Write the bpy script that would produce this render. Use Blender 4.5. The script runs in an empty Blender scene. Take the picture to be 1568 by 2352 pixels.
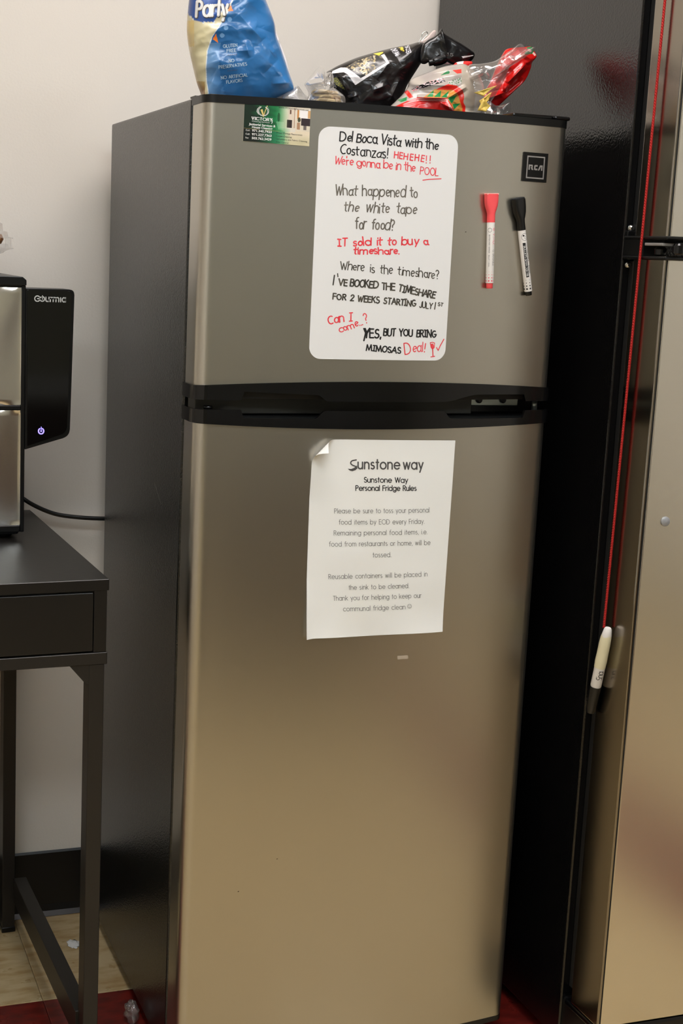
import bpy, bmesh, math, random
import numpy as np
from mathutils import Vector, Matrix, noise
random.seed(7)
C = bpy.context.scene.collection
SC = bpy.context.scene

# ------------------------------------------------------------------ camera
cam_d = bpy.data.cameras.new('camera')
cam = bpy.data.objects.new('camera', cam_d); C.objects.link(cam)
_r = Vector((0.94752, -0.31768, 0.03762)).normalized()
_f = Vector((0.31908, 0.93052, -0.17964)).normalized()
_u = _r.cross(_f).normalized(); _r = _f.cross(_u)
cam.matrix_world = Matrix(((_r.x, _u.x, -_f.x, -0.53739), (_r.y, _u.y, -_f.y, -1.82582),
                           (_r.z, _u.z, -_f.z, 1.21820), (0, 0, 0, 1)))
cam_d.sensor_fit = 'VERTICAL'; cam_d.sensor_height = 36.0
cam_d.lens = 36.0 * 3262.88 / 2352.0
cam_d.shift_x = 200.0 / 2352.0
cam_d.clip_start = 0.05
SC.camera = cam

# ------------------------------------------------------------------ world, exposure
w = bpy.data.worlds.new('world'); SC.world = w; w.use_nodes = True
w.node_tree.nodes['Background'].inputs[0].default_value = (0.9, 0.95, 1.0, 1)
w.node_tree.nodes['Background'].inputs[1].default_value = 0.05
SC.view_settings.view_transform = 'Standard'; SC.view_settings.look = 'None'
SC.view_settings.exposure = 0.0; SC.view_settings.gamma = 1.0
SC.view_settings.use_curve_mapping = False
LAMP, LAMP_COL = 14.0, (0.90, 0.98, 1.04)             # fluorescent ceiling panels: luminance and colour
LAMP_NEAR, LAMP_NEAR_COL = 10.8, (1.0, 0.93, 0.91)    # the warmer tube above the refrigerator

# ------------------------------------------------------------------ helpers
def lin(c):
    return tuple(((v / 255) / 12.92 if v / 255 <= 0.04045 else ((v / 255 + 0.055) / 1.055) ** 2.4) for v in c)

def mat(name, rgb, rough=0.5, metal=0.0, spec=0.5, coat=0.0, bump=None, noise_col=None, emit=None,
        aniso=None, attr=None, vary=None):
    """procedural principled material. bump=(scale,strength,stretch); noise_col=(rgb2,scale,low,high,stretch)"""
    m = bpy.data.materials.new(name); m.use_nodes = True
    nt = m.node_tree; p = nt.nodes['Principled BSDF']; L = nt.links
    col = lin(rgb) + (1,)
    p.inputs['Base Color'].default_value = col
    p.inputs['Roughness'].default_value = rough; p.inputs['Metallic'].default_value = metal
    p.inputs['Specular IOR Level'].default_value = spec; p.inputs['Coat Weight'].default_value = coat
    p.inputs['Coat Roughness'].default_value = 0.08
    tc = nt.nodes.new('ShaderNodeTexCoord')
    def nz(scale, stretch=(1, 1, 1), detail=4):
        mp = nt.nodes.new('ShaderNodeMapping'); mp.inputs['Scale'].default_value = stretch
        L.new(tc.outputs['Object'], mp.inputs[0])
        n = nt.nodes.new('ShaderNodeTexNoise'); n.inputs['Scale'].default_value = scale
        n.inputs['Detail'].default_value = detail
        L.new(mp.outputs[0], n.inputs['Vector']); return n
    if noise_col:
        rgb2, sc, lo, hi = noise_col[:4]; st = noise_col[4] if len(noise_col) > 4 else (1, 1, 1)
        n = nz(sc, st); r = nt.nodes.new('ShaderNodeValToRGB')
        r.color_ramp.elements[0].position = lo; r.color_ramp.elements[1].position = hi
        r.color_ramp.elements[0].color = col; r.color_ramp.elements[1].color = lin(rgb2) + (1,)
        L.new(n.outputs['Fac'], r.inputs[0]); L.new(r.outputs[0], p.inputs['Base Color'])
    if attr:
        a = nt.nodes.new('ShaderNodeAttribute'); a.attribute_name = attr
        L.new(a.outputs['Color'], p.inputs['Base Color'])
    if vary:   # (scale, rough_lo, rough_hi, stretch)
        n = nz(vary[0], vary[3] if len(vary) > 3 else (1, 1, 1))
        mr = nt.nodes.new('ShaderNodeMapRange'); mr.inputs[1].default_value = 0.3; mr.inputs[2].default_value = 0.7
        mr.inputs[3].default_value = vary[1]; mr.inputs[4].default_value = vary[2]
        L.new(n.outputs['Fac'], mr.inputs[0]); L.new(mr.outputs[0], p.inputs['Roughness'])
    if bump:
        n = nz(bump[0], bump[2] if len(bump) > 2 else (1, 1, 1), bump[3] if len(bump) > 3 else 3)
        b = nt.nodes.new('ShaderNodeBump'); b.inputs['Strength'].default_value = bump[1]
        b.inputs['Distance'].default_value = 0.002
        L.new(n.outputs['Fac'], b.inputs['Height']); L.new(b.outputs[0], p.inputs['Normal'])
    if aniso:
        p.inputs['Anisotropic'].default_value = aniso
    if emit:
        p.inputs['Emission Color'].default_value = tuple(emit[0]) + (1,)
        p.inputs['Emission Strength'].default_value = emit[1]
    return m

def film_mat(name, tint=(255, 255, 255), gloss=0.22, haze=0.10, hazecol=(235, 232, 228)):
    m = bpy.data.materials.new(name); m.use_nodes = True; nt = m.node_tree; L = nt.links
    nt.nodes.remove(nt.nodes['Principled BSDF']); out = nt.nodes['Material Output']
    tr = nt.nodes.new('ShaderNodeBsdfTransparent'); tr.inputs[0].default_value = lin(tint) + (1,)
    gl = nt.nodes.new('ShaderNodeBsdfGlossy'); gl.inputs['Roughness'].default_value = 0.12
    df = nt.nodes.new('ShaderNodeBsdfTranslucent'); df.inputs[0].default_value = lin(hazecol) + (1,)
    d2 = nt.nodes.new('ShaderNodeBsdfDiffuse'); d2.inputs[0].default_value = lin(hazecol) + (1,)
    lw = nt.nodes.new('ShaderNodeLayerWeight'); lw.inputs[0].default_value = 0.35
    mr = nt.nodes.new('ShaderNodeMapRange'); mr.inputs[3].default_value = gloss * 0.35; mr.inputs[4].default_value = min(1, gloss * 3)
    L.new(lw.outputs['Fresnel'], mr.inputs[0])
    m0 = nt.nodes.new('ShaderNodeMixShader'); L.new(df.outputs[0], m0.inputs[1]); L.new(d2.outputs[0], m0.inputs[2])
    m1 = nt.nodes.new('ShaderNodeMixShader'); m1.inputs[0].default_value = haze
    L.new(tr.outputs[0], m1.inputs[1]); L.new(m0.outputs[0], m1.inputs[2])
    m2 = nt.nodes.new('ShaderNodeMixShader'); L.new(mr.outputs[0], m2.inputs[0])
    L.new(m1.outputs[0], m2.inputs[1]); L.new(gl.outputs[0], m2.inputs[2])
    L.new(m2.outputs[0], out.inputs[0])
    return m

M = {}
M['wall'] = mat('wall_paint', (224, 217, 207), 0.55, bump=(260, 0.10))
M['wall_dim'] = mat('darkened_wall_paint', (142, 138, 120), 0.6, bump=(260, 0.10))  # far wall: the room's dimness put into a darker colour, mirrored by the doors
M['ceiling'] = mat('ceiling_paint', (225, 222, 214), 0.8, bump=(90, 0.3))
M['bb'] = mat('black_rubber_base', (9, 9, 9), 0.38)
M['tile'] = mat('beige_vinyl_tile', (196, 174, 134), 0.32, noise_col=((168, 138, 92), 16, 0.42, 0.66, (1, 3, 1)), vary=(30, 0.25, 0.42))
M['tile_red'] = mat('red_vinyl_tile', (112, 30, 23), 0.32, noise_col=((84, 22, 18), 26, 0.4, 0.62, (1, 2.4, 1)), vary=(30, 0.25, 0.42))
M['grout'] = mat('floor_slab', (60, 52, 42), 0.8)
M['steel'] = mat('brushed_stainless', (194, 190, 180), 0.30, metal=1.0)
M['steel2'] = mat('satin_stainless', (222, 217, 206), 0.27, metal=1.0)
M['steel4'] = mat('darkened_door_edge_steel', (150, 142, 130), 0.19, metal=1.0)  # darker copy of the door steel, standing in for a dark reflection
M['steel3'] = mat('wavy_polished_steel', (250, 245, 238), 0.22, metal=1.0)
M['side'] = mat('black_textured_cabinet_enamel', (17, 18, 17), 0.24, spec=0.65, bump=(420, 0.30))
M['side2'] = mat('black_orange_peel_cabinet_enamel', (12, 11, 11), 0.17, spec=0.72, bump=(330, 0.22))
M['blk'] = mat('black_gloss_plastic', (8, 8, 9), 0.14, spec=0.42)
M['blk_m'] = mat('black_satin_plastic', (11, 11, 11), 0.34, spec=0.4)
M['gasket'] = mat('black_door_gasket', (5, 5, 5), 0.6)
M['grey_pl'] = mat('grey_divider_metal', (60, 59, 54), 0.45, metal=0.2)
M['hinge'] = mat('pale_hinge_steel', (170, 178, 174), 0.32, metal=0.8)
M['chrome'] = mat('bright_screw_steel', (210, 210, 205), 0.15, metal=1.0)
M['badge'] = mat('black_badge', (17, 16, 15), 0.35, spec=0.25)
M['badge_l'] = mat('grey_badge_print', (150, 146, 142), 0.35, metal=0.3)
M['desk'] = mat('black_brown_desk_foil', (22, 20, 18), 0.33, spec=0.45, bump=(70, 0.05, (1, 10, 1)))
M['deskm'] = mat('black_brown_powder_coat', (25, 22, 19), 0.42)
M['white_board'] = mat('white_dry_erase_film', (226, 224, 222), 0.22, coat=0.2)
M['paper'] = mat('white_printer_paper', (232, 230, 225), 0.75, bump=(8, 0.25), noise_col=((226, 222, 212), 5, 0.5, 0.8))
M['ink_b'] = mat('black_marker_ink', (22, 20, 18), 0.5)
M['ink_g'] = mat('faded_black_marker_ink', (92, 86, 76), 0.5, noise_col=((120, 112, 102), 90, 0.4, 0.7))
M['ink_d'] = mat('thin_dark_marker_ink', (52, 48, 40), 0.5, noise_col=((88, 82, 70), 90, 0.4, 0.7))
M['ink_r'] = mat('red_marker_ink', (228, 52, 62), 0.5, noise_col=((232, 96, 104), 90, 0.45, 0.75))
M['print_k'] = mat('black_print', (22, 21, 21), 0.6)
M['print_g'] = mat('grey_print', (98, 96, 93), 0.6)
M['print_l'] = mat('dark_grey_logo_print', (74, 72, 70), 0.6)
M['attr'] = mat('printed_card', (255, 255, 255), 0.32, attr='col', coat=0.15)
M['bagfilm'] = mat('printed_glossy_bag_film', (255, 255, 255), 0.27, attr='col', spec=0.55, coat=0.3)
M['white_pr'] = mat('white_print', (228, 226, 222), 0.5)
M['gold_pr'] = mat('gold_print', (214, 186, 112), 0.4)
M['pink'] = mat('coral_red_plastic', (244, 84, 88), 0.38)
M['pink_lip'] = mat('pale_coral_felt', (250, 170, 160), 0.6)
M['pen_w'] = mat('white_pen_barrel', (226, 220, 214), 0.3)
M['pen_k'] = mat('black_pen_plastic', (14, 14, 14), 0.3)
M['pink_pr'] = mat('coral_print', (226, 96, 112), 0.5)
M['string'] = mat('red_twisted_string', (176, 22, 15), 0.7)
M['tape'] = mat('yellowed_masking_tape', (222, 212, 176), 0.4)
M['cable'] = mat('black_cable_rubber', (14, 15, 15), 0.35)
M['led'] = mat('blue_violet_led', (150, 130, 255), 0.4, emit=((0.30, 0.24, 1.0), 1.6))
M['panelgloss'] = mat('black_gloss_panel_glass', (7, 7, 7), 0.07, spec=0.55)
M['logo'] = mat('light_grey_logo', (190, 190, 186), 0.5)
M['bread'] = mat('pale_flatbread', (226, 200, 148), 0.75, noise_col=((196, 146, 82), 42, 0.55, 0.75), bump=(60, 0.5))
M['pie'] = mat('baked_pastry', (200, 150, 86), 0.6, noise_col=((122, 72, 34), 70, 0.42, 0.62), bump=(80, 0.8))
M['chip'] = mat('yellow_corn_chip', (226, 196, 96), 0.6, noise_col=((206, 160, 62), 90, 0.45, 0.7), bump=(200, 0.4))
M['film'] = film_mat('clear_bag_film', haze=0.10, gloss=0.20)
M['film2'] = film_mat('cloudy_bag_film', haze=0.26, gloss=0.16)
M['clam'] = film_mat('clear_container_plastic', haze=0.22, gloss=0.07)
M['cleartape'] = film_mat('clear_tape', haze=0.20, gloss=0.10)
M['red_film'] = mat('red_bag_film', (200, 22, 16), 0.25, coat=0.4)
M['lamp'] = mat('ceiling_light_diffuser', (255, 250, 240), 0.5, emit=(LAMP_COL, LAMP))
M['lamp_near'] = mat('warm_light_diffuser', (255, 250, 240), 0.5, emit=(LAMP_NEAR_COL, LAMP_NEAR))
M['lampf'] = mat('ceiling_light_frame', (230, 230, 228), 0.4)
M['tan'] = mat('tan_floor_scrap', (200, 140, 70), 0.6)
M['cab'] = mat('brown_wood_cabinet', (66, 42, 28), 0.45, noise_col=((50, 32, 20), 6, 0.4, 0.6, (6, 6, 0.6)))
M['cabtop'] = mat('grey_laminate_worktop', (120, 116, 110), 0.4)

def put(name, verts, faces, m, parent=None, smooth=False, loc=None):
    me = bpy.data.meshes.new(name); me.from_pydata([tuple(v) for v in verts], [], faces)
    me.materials.append(m); me.update()
    if smooth:
        for p in me.polygons: p.use_smooth = True
    o = bpy.data.objects.new(name, me); C.objects.link(o)
    if parent: o.parent = parent
    if loc: o.location = loc
    return o

def from_bm(name, bm, m, parent=None, smooth=False, mats=None):
    bmesh.ops.recalc_face_normals(bm, faces=bm.faces)
    me = bpy.data.meshes.new(name); bm.to_mesh(me); bm.free()
    for x in (mats or [m]): me.materials.append(x)
    if smooth:
        for p in me.polygons: p.use_smooth = True
        me.set_sharp_from_angle(angle=math.radians(40))
    o = bpy.data.objects.new(name, me); C.objects.link(o)
    if parent: o.parent = parent
    return o

def box_bm(bm, x0, x1, y0, y1, z0, z1, bev=0.0, seg=2):
    r = bmesh.ops.create_cube(bm, size=1.0)
    vs = r['verts']
    for v in vs:
        v.co = Vector(((x0 + x1) / 2 + v.co.x * (x1 - x0), (y0 + y1) / 2 + v.co.y * (y1 - y0), (z0 + z1) / 2 + v.co.z * (z1 - z0)))
    if bev:
        es = list({e for v in vs for e in v.link_edges})
        bmesh.ops.bevel(bm, geom=es, offset=bev, segments=seg, profile=0.5, affect='EDGES')

def box(name, x0, x1, y0, y1, z0, z1, m, parent=None, bev=0.0, seg=2):
    bm = bmesh.new(); box_bm(bm, x0, x1, y0, y1, z0, z1, bev, seg)
    return from_bm(name, bm, m, parent)

def empty(name, loc=(0, 0, 0), rot=(0, 0, 0)):
    o = bpy.data.objects.new(name, None); C.objects.link(o)
    o.location = loc; o.rotation_euler = rot; o.empty_display_size = 0.05
    return o

def tag(o, label, cat, group=None):
    o['label'] = label; o['category'] = cat
    if group: o['group'] = group
    return o

def struct(o): o['kind'] = 'structure'; return o

def lathe(name, prof, m, parent=None, n=24, axis='Z', cap=True, smooth=True, sq=None):
    """prof: list of (r, h). sq(angle)->radius multiplier"""
    vs = []; fs = []
    for r, h in prof:
        for i in range(n):
            a = 2 * math.pi * i / n; k = sq(a) if sq else 1
            p = (r * k * math.cos(a), r * k * math.sin(a), h)
            if axis == 'Y': p = (p[0], p[2], p[1])
            if axis == 'X': p = (p[2], p[0], p[1])
            vs.append(p)
    for j in range(len(prof) - 1):
        for i in range(n):
            fs.append((j * n + i, j * n + (i + 1) % n, (j + 1) * n + (i + 1) % n, (j + 1) * n + i))
    if cap:
        fs.append(tuple(range(n))); fs.append(tuple((len(prof) - 1) * n + i for i in range(n)))
    bm = bmesh.new(); bv = [bm.verts.new(v) for v in vs]
    for f in fs: bm.faces.new([bv[i] for i in f])
    return from_bm(name, bm, m, parent, smooth)

def tube(name, pts, r, m, parent=None, n=10, cap=True):
    pts = [Vector(p) for p in pts]; vs = []; fs = []
    up = Vector((0.13, 0.31, 0.94)).normalized()
    for i, p in enumerate(pts):
        t = (pts[min(i + 1, len(pts) - 1)] - pts[max(i - 1, 0)]).normalized()
        a = t.cross(up).normalized(); b = t.cross(a)
        rr = r[i] if isinstance(r, (list, tuple)) else r
        for k in range(n):
            q = 2 * math.pi * k / n
            vs.append(p + (a * math.cos(q) + b * math.sin(q)) * rr)
    for i in range(len(pts) - 1):
        for k in range(n):
            fs.append((i * n + k, i * n + (k + 1) % n, (i + 1) * n + (k + 1) % n, (i + 1) * n + k))
    if cap: fs.append(tuple(range(n))[::-1]); fs.append(tuple((len(pts) - 1) * n + k for k in range(n)))
    return put(name, vs, fs, m, parent, True)

def spline(pts, n=8, closed=False):
    """catmull-rom"""
    P = [Vector(p) for p in pts]; out = []; N = len(P)
    rng = range(N) if closed else range(N - 1)
    for i in rng:
        g = (lambda j: P[j % N]) if closed else (lambda j: P[max(0, min(N - 1, j))])
        a, b, c, d = g(i - 1), g(i), g(i + 1), g(i + 2)
        for k in range(n):
            t = k / n
            out.append(0.5 * ((2 * b) + (c - a) * t + (2 * a - 5 * b + 4 * c - d) * t * t + (3 * b - a - 3 * c + d) * t ** 3))
    if not closed: out.append(P[-1])
    return out

# ---- a surface sheet: maps sheet coordinates (u right, v down) onto a surface y = depth(x, z)
class Sheet:
    def __init__(s, rect, corners, yf, eps=0.0003):
        s.r = rect; s.c = [Vector(c) for c in corners]; s.y = yf; s.e = eps
    def xz(s, u, v):
        a = (u - s.r[0]) / (s.r[2] - s.r[0]); b = (v - s.r[1]) / (s.r[3] - s.r[1])
        return (1 - a) * (1 - b) * s.c[0] + a * (1 - b) * s.c[1] + a * b * s.c[2] + (1 - a) * b * s.c[3]
    def at(s, u, v, e=None):
        p = s.xz(u, v)
        return Vector((p.x, s.y(p.x, p.y) - (s.e if e is None else e), p.y))

# ---- stroke lettering (single-line glyphs drawn as thick ribbons)
def A(cx, cy, rx, ry, a0, a1, n=None):
    n = n or max(4, int(abs(a1 - a0) / 18))
    return [(cx + rx * math.cos(math.radians(a0 + (a1 - a0) * i / n)), cy + ry * math.sin(math.radians(a0 + (a1 - a0) * i / n))) for i in range(n + 1)]
X_ = 0.70; h_ = 0.35
G = {
 'a': (.70, [A(.33, h_, .33, h_, 0, 360), [(.66, X_), (.66, 0)]]),
 'b': (.70, [[(0, 1.04), (0, 0)], A(.33, h_, .33, h_, 180, 540)]),
 'c': (.58, [A(.34, h_, .34, h_, 48, 312)]),
 'd': (.70, [A(.33, h_, .33, h_, 0, 360), [(.66, 1.04), (.66, 0)]]),
 'e': (.68, [[(.02, .36), (.66, .36)] + A(.34, h_, .33, h_, 3, 318)]),
 'f': (.34, [A(.34, .84, .2, .2, 80, 180) + [(.14, 0)], [(0, .68), (.32, .68)]]),
 'g': (.70, [A(.33, h_, .33, h_, 0, 360), [(.66, X_)] + A(.35, .02, .31, .32, 0, -150)]),
 'h': (.58, [[(0, 1.04), (0, 0)], A(.27, .42, .27, .28, 180, 0) + [(.54, 0)]]),
 'i': (.10, [[(.05, X_), (.05, 0)], [(.05, .93), (.05, .96)]]),
 'j': (.18, [[(.14, X_), (.14, -.12)] + A(0, -.12, .14, .14, 0, -80), [(.14, .93), (.14, .96)]]),
 'k': (.52, [[(0, 1.04), (0, 0)], [(.46, X_), (.04, .30)], [(.16, .41), (.5, 0)]]),
 'l': (.08, [[(.04, 1.04), (.04, 0)]]),
 'm': (.96, [[(0, X_), (0, 0)], A(.23, .46, .23, .24, 180, 0) + [(.46, 0)], A(.69, .46, .23, .24, 180, 0) + [(.92, 0)]]),
 'n': (.56, [[(0, X_), (0, 0)], A(.26, .43, .26, .27, 180, 0) + [(.52, 0)]]),
 'o': (.70, [A(.34, h_, .34, h_, 90, 450)]),
 'p': (.70, [[(0, X_), (0, -.32)], A(.33, h_, .33, h_, 180, 540)]),
 'q': (.70, [A(.33, h_, .33, h_, 0, 360), [(.66, X_), (.66, -.32)]]),
 'r': (.30, [[(0, X_), (0, 0)], A(.24, .44, .24, .25, 180, 75)]),
 's': (.42, [A(.20, .525, .17, .165, 50, 270) + A(.20, .18, .19, .18, 90, -140)[1:]]),
 't': (.30, [[(.14, .98), (.14, 0)], [(0, X_), (.28, X_)]]),
 'u': (.56, [[(0, X_), (0, .27)] + A(.26, .27, .26, .27, 180, 360) + [(.52, X_)], [(.52, .3), (.52, 0)]]),
 'v': (.52, [[(0, X_), (.26, 0), (.52, X_)]]),
 'w': (.80, [[(0, X_), (.2, 0), (.4, X_), (.6, 0), (.8, X_)]]),
 'x': (.50, [[(0, X_), (.5, 0)], [(.5, X_), (0, 0)]]),
 'y': (.52, [[(0, X_), (.27, .03)], [(.52, X_), (.14, -.32)]]),
 'z': (.46, [[(0, X_), (.44, X_), (0, 0), (.46, 0)]]),
 'A': (.74, [[(0, 0), (.37, 1), (.74, 0)], [(.14, .36), (.6, .36)]]),
 'B': (.56, [[(0, 0), (0, 1), (.28, 1)] + A(.28, .77, .21, .23, 90, -90) + [(0, .54)], [(.28, .54)] + A(.28, .27, .26, .27, 90, -90) + [(0, 0)]]),
 'C': (.84, [A(.5, .5, .5, .5, 42, 318)]),
 'D': (.76, [[(0, 0), (0, 1), (.24, 1)] + A(.24, .5, .48, .5, 90, -90) + [(0, 0)]]),
 'E': (.50, [[(.48, 1), (0, 1), (0, 0), (.48, 0)], [(0, .54), (.44, .54)]]),
 'F': (.48, [[(.46, 1), (0, 1), (0, 0)], [(0, .53), (.42, .53)]]),
 'G': (.90, [A(.5, .5, .5, .5, 42, 360) + [(.52, .5)]]),
 'H': (.66, [[(0, 1), (0, 0)], [(.64, 1), (.64, 0)], [(0, .53), (.64, .53)]]),
 'I': (.10, [[(.05, 1), (.05, 0)]]),
 'J': (.44, [[(.40, 1), (.40, .25)] + A(.2, .22, .2, .22, 0, -160)]),
 'K': (.58, [[(0, 1), (0, 0)], [(.52, 1), (.03, .5)], [(.14, .6), (.58, 0)]]),
 'L': (.44, [[(0, 1), (0, 0), (.44, 0)]]),
 'M': (.84, [[(0, 0), (.12, 1), (.42, .1), (.72, 1), (.84, 0)]]),
 'N': (.68, [[(0, 0), (0, 1), (.66, 0), (.66, 1)]]),
 'O': (1.0, [A(.5, .5, .5, .5, 90, 450)]),
 'P': (.54, [[(0, 0), (0, 1), (.26, 1)] + A(.26, .75, .25, .25, 90, -90) + [(0, .5)]]),
 'R': (.56, [[(0, 0), (0, 1), (.26, 1)] + A(.26, .76, .24, .24, 90, -90) + [(0, .52)], [(.22, .52), (.54, 0)]]),
 'S': (.52, [A(.26, .75, .22, .25, 45, 270) + A(.26, .25, .26, .25, 90, -145)[1:]]),
 'T': (.52, [[(0, 1), (.52, 1)], [(.26, 1), (.26, 0)]]),
 'U': (.62, [[(0, 1), (0, .3)] + A(.3, .3, .3, .3, 180, 360) + [(.6, 1)]]),
 'V': (.68, [[(0, 1), (.34, 0), (.68, 1)]]),
 'W': (1.0, [[(0, 1), (.25, 0), (.5, 1), (.75, 0), (1, 1)]]),
 'X': (.6, [[(0, 1), (.6, 0)], [(.6, 1), (0, 0)]]),
 'Y': (.6, [[(0, 1), (.3, .48), (.6, 1)], [(.3, .48), (.3, 0)]]),
 'Z': (.56, [[(0, 1), (.54, 1), (0, 0), (.56, 0)]]),
 '0': (.56, [A(.27, .5, .27, .5, 90, 450)]),
 '1': (.24, [[(0, .86), (.16, 1), (.16, 0)]]),
 '2': (.52, [A(.25, .74, .24, .25, 170, -30) + [(0, 0), (.52, 0)]]),
 '3': (.52, [A(.24, .76, .22, .23, 150, -80) + A(.24, .27, .26, .27, 80, -150)]),
 '4': (.56, [[(.42, 0), (.42, 1), (0, .28), (.56, .28)]]),
 '5': (.52, [[(.46, 1), (.12, 1), (.06, .56)] + A(.24, .32, .26, .32, 110, -145)]),
 '6': (.54, [[(.42, 1), (.08, .48)] + A(.27, .3, .26, .3, 150, 510)]),
 '7': (.50, [[(0, 1), (.5, 1), (.14, 0)]]),
 '8': (.52, [A(.26, .76, .21, .23, 90, 450), A(.26, .27, .26, .27, 90, 450)]),
 '9': (.54, [A(.27, .7, .26, .3, -30, 330) + [(.12, 0)]]),
 '.': (.08, [[(.04, 0), (.04, .035)]]), ',': (.1, [[(.07, .05), (.02, -.14)]]),
 '!': (.08, [[(.04, 1), (.04, .3)], [(.04, 0), (.04, .035)]]),
 '?': (.46, [A(.22, .77, .21, .22, 165, -50) + [(.2, .46), (.2, .28)], [(.2, 0), (.2, .035)]]),
 "'": (.06, [[(.03, 1), (.03, .8)]]), '-': (.3, [[(0, .36), (.28, .36)]]), '&': (.7, [[(.66, 0), (.12, .76)] + A(.26, .82, .15, .17, 200, -30) + [(.06, .34)] + A(.26, .22, .24, .22, 150, 380)]),
 '|': (.06, [[(.03, 1.1), (.03, -.2)]]), '/': (.4, [[(0, -.1), (.4, 1.1)]]),
}
HAND = {'I': (.36, [[(.18, 1), (.18, 0)], [(0, 1), (.36, 1)], [(0, 0), (.36, 0)]]),
        'i': (.10, [[(.05, .62), (.05, 0)], [(.08, .86), (.08, .9)]]),
        't': (.40, [[(.2, 1.0), (.18, .1), (.3, 0)], [(0, .66), (.42, .70)]]),
        'e': (.50, [[(.03, .3), (.46, .42)] + A(.26, .35, .23, .3, 20, 310)]),
        'a': (.60, [A(.28, .32, .26, .31, 40, 330) , [(.54, .66), (.5, .1), (.62, 0)]]),
        'o': (.50, [A(.25, .32, .23, .30, 80, 450)]), 'O': (.78, [A(.38, .5, .36, .48, 100, 465)]),
        'C': (.66, [A(.4, .5, .38, .5, 60, 300)]), 'W': (.86, [[(0, 1), (.2, 0), (.42, .8), (.62, 0), (.9, 1.05)]]),
        'G': (.7, [A(.36, .5, .34, .48, 60, 350) + [(.4, .45)]])}

def ribbon(pts, wd):
    """closed ribbon polygons for a polyline of half-width wd/2; returns (verts, faces)"""
    vs = []; fs = []; h = wd / 2
    P = [Vector(p) for p in pts]
    Q = [P[0]]
    for p in P[1:]:
        if (p - Q[-1]).length > 1e-5: Q.append(p)
    P = Q
    if len(P) < 2: P = [P[0], P[0] + Vector((0, 1e-3))]
    for i in range(len(P)):
        a = (P[i] - P[i - 1]).normalized() if i else None
        b = (P[i + 1] - P[i]).normalized() if i < len(P) - 1 else None
        if a is None: a = b
        if b is None: b = a
        t = a + b
        if t.length < 0.2: t = b
        t.normalize(); n = Vector((-t.y, t.x)); k = min(1.6, 1 / max(0.35, n.dot(Vector((-a.y, a.x)))))
        vs += [P[i] + n * h * k, P[i] - n * h * k]
    for i in range(len(P) - 1): fs.append((2 * i, 2 * i + 1, 2 * i + 3, 2 * i + 2))
    for c, t in ((P[0], P[0] - P[1]), (P[-1], P[-1] - P[-2])):     # round ends
        a0 = math.atan2(t.y, t.x) - math.pi / 2; b0 = len(vs)
        for k in range(6): vs.append(c + Vector((math.cos(a0 + math.pi * k / 5), math.sin(a0 + math.pi * k / 5))) * h)
        fs.append(tuple(range(b0, b0 + 6)))
    return vs, fs

def layout(text, size, gap=.16, space=.36, hand=0.0, seed=1, slant=0.0, xs=1.0):
    """strokes in a flat frame, y up, cap height = size, total width"""
    rnd = random.Random(seed); x = 0; out = []
    for ch in text:
        if ch == ' ': x += space + gap; continue
        w, st = (HAND.get(ch) or G[ch]) if hand else G[ch]
        dy = rnd.uniform(-1, 1) * .05 * hand; sc = 1 + rnd.uniform(-1, 1) * .10 * hand
        sl = slant + rnd.uniform(-1, 1) * .10 * hand
        wob = [rnd.uniform(-1, 1) * .03 * hand for _ in range(4)]
        for s in st:
            out.append([((x + (px + sl * py + wob[0] * math.sin(5 * py + wob[2] * 60))) * size * xs,
                         (py * sc + dy + wob[1] * math.sin(5 * px + wob[3] * 60)) * size) for px, py in s])
        x += w + gap * (1 + rnd.uniform(-.4, .3) * (1 if hand else 0))
    return out, (x - gap) * size * xs

class Ink:
    def __init__(s): s.v = []; s.f = []
    def poly(s, pts, sheet, e=None):
        b = len(s.v); s.v += [sheet.at(p[0], p[1], e) for p in pts]; s.f.append(tuple(range(b, len(s.v))))
    def line(s, pts, wd, sheet, e=None):
        P = [Vector((p[0], p[1])) for p in pts]; run = [P[0]]
        for i in range(1, len(P)):          # break the ribbon at sharp corners
            run.append(P[i])
            if i < len(P) - 1:
                a, b = (P[i] - P[i - 1]), (P[i + 1] - P[i])
                if a.length > 1e-6 and b.length > 1e-6 and a.normalized().dot(b.normalized()) < 0.55:
                    s._line(run, wd, sheet, e); run = [P[i]]
        s._line(run, wd, sheet, e)
    def _line(s, pts, wd, sheet, e=None):
        # e.g. hand drawn strokes straight in sheet coordinates
        v, f = ribbon([(p[0], p[1]) for p in pts], wd); b = len(s.v)
        s.v += [sheet.at(p.x, p.y, e) for p in v]; s.f += [tuple(i + b for i in q) for q in f]
    def text(s, t, p0, p1, cap, wd, sheet, hand=0.0, seed=1, slant=0.0, gap=.16, space=.36, e=None):
        """baseline from p0 to p1 (sheet coordinates, v down)"""
        st, W = layout(t, cap, gap, space, hand, seed, slant)
        d = Vector((p1[0] - p0[0], p1[1] - p0[1])); L = d.length; d.normalize(); n = Vector((d.y, -d.x)); k = L / W
        for q in st:
            s.line([Vector(p0) + d * (x * k) + n * y for x, y in q], wd, sheet, e)
    def build(s, name, m, parent=None):
        o = put(name, s.v, s.f, m, parent); o['kind'] = 'stuff'; return o

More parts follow.
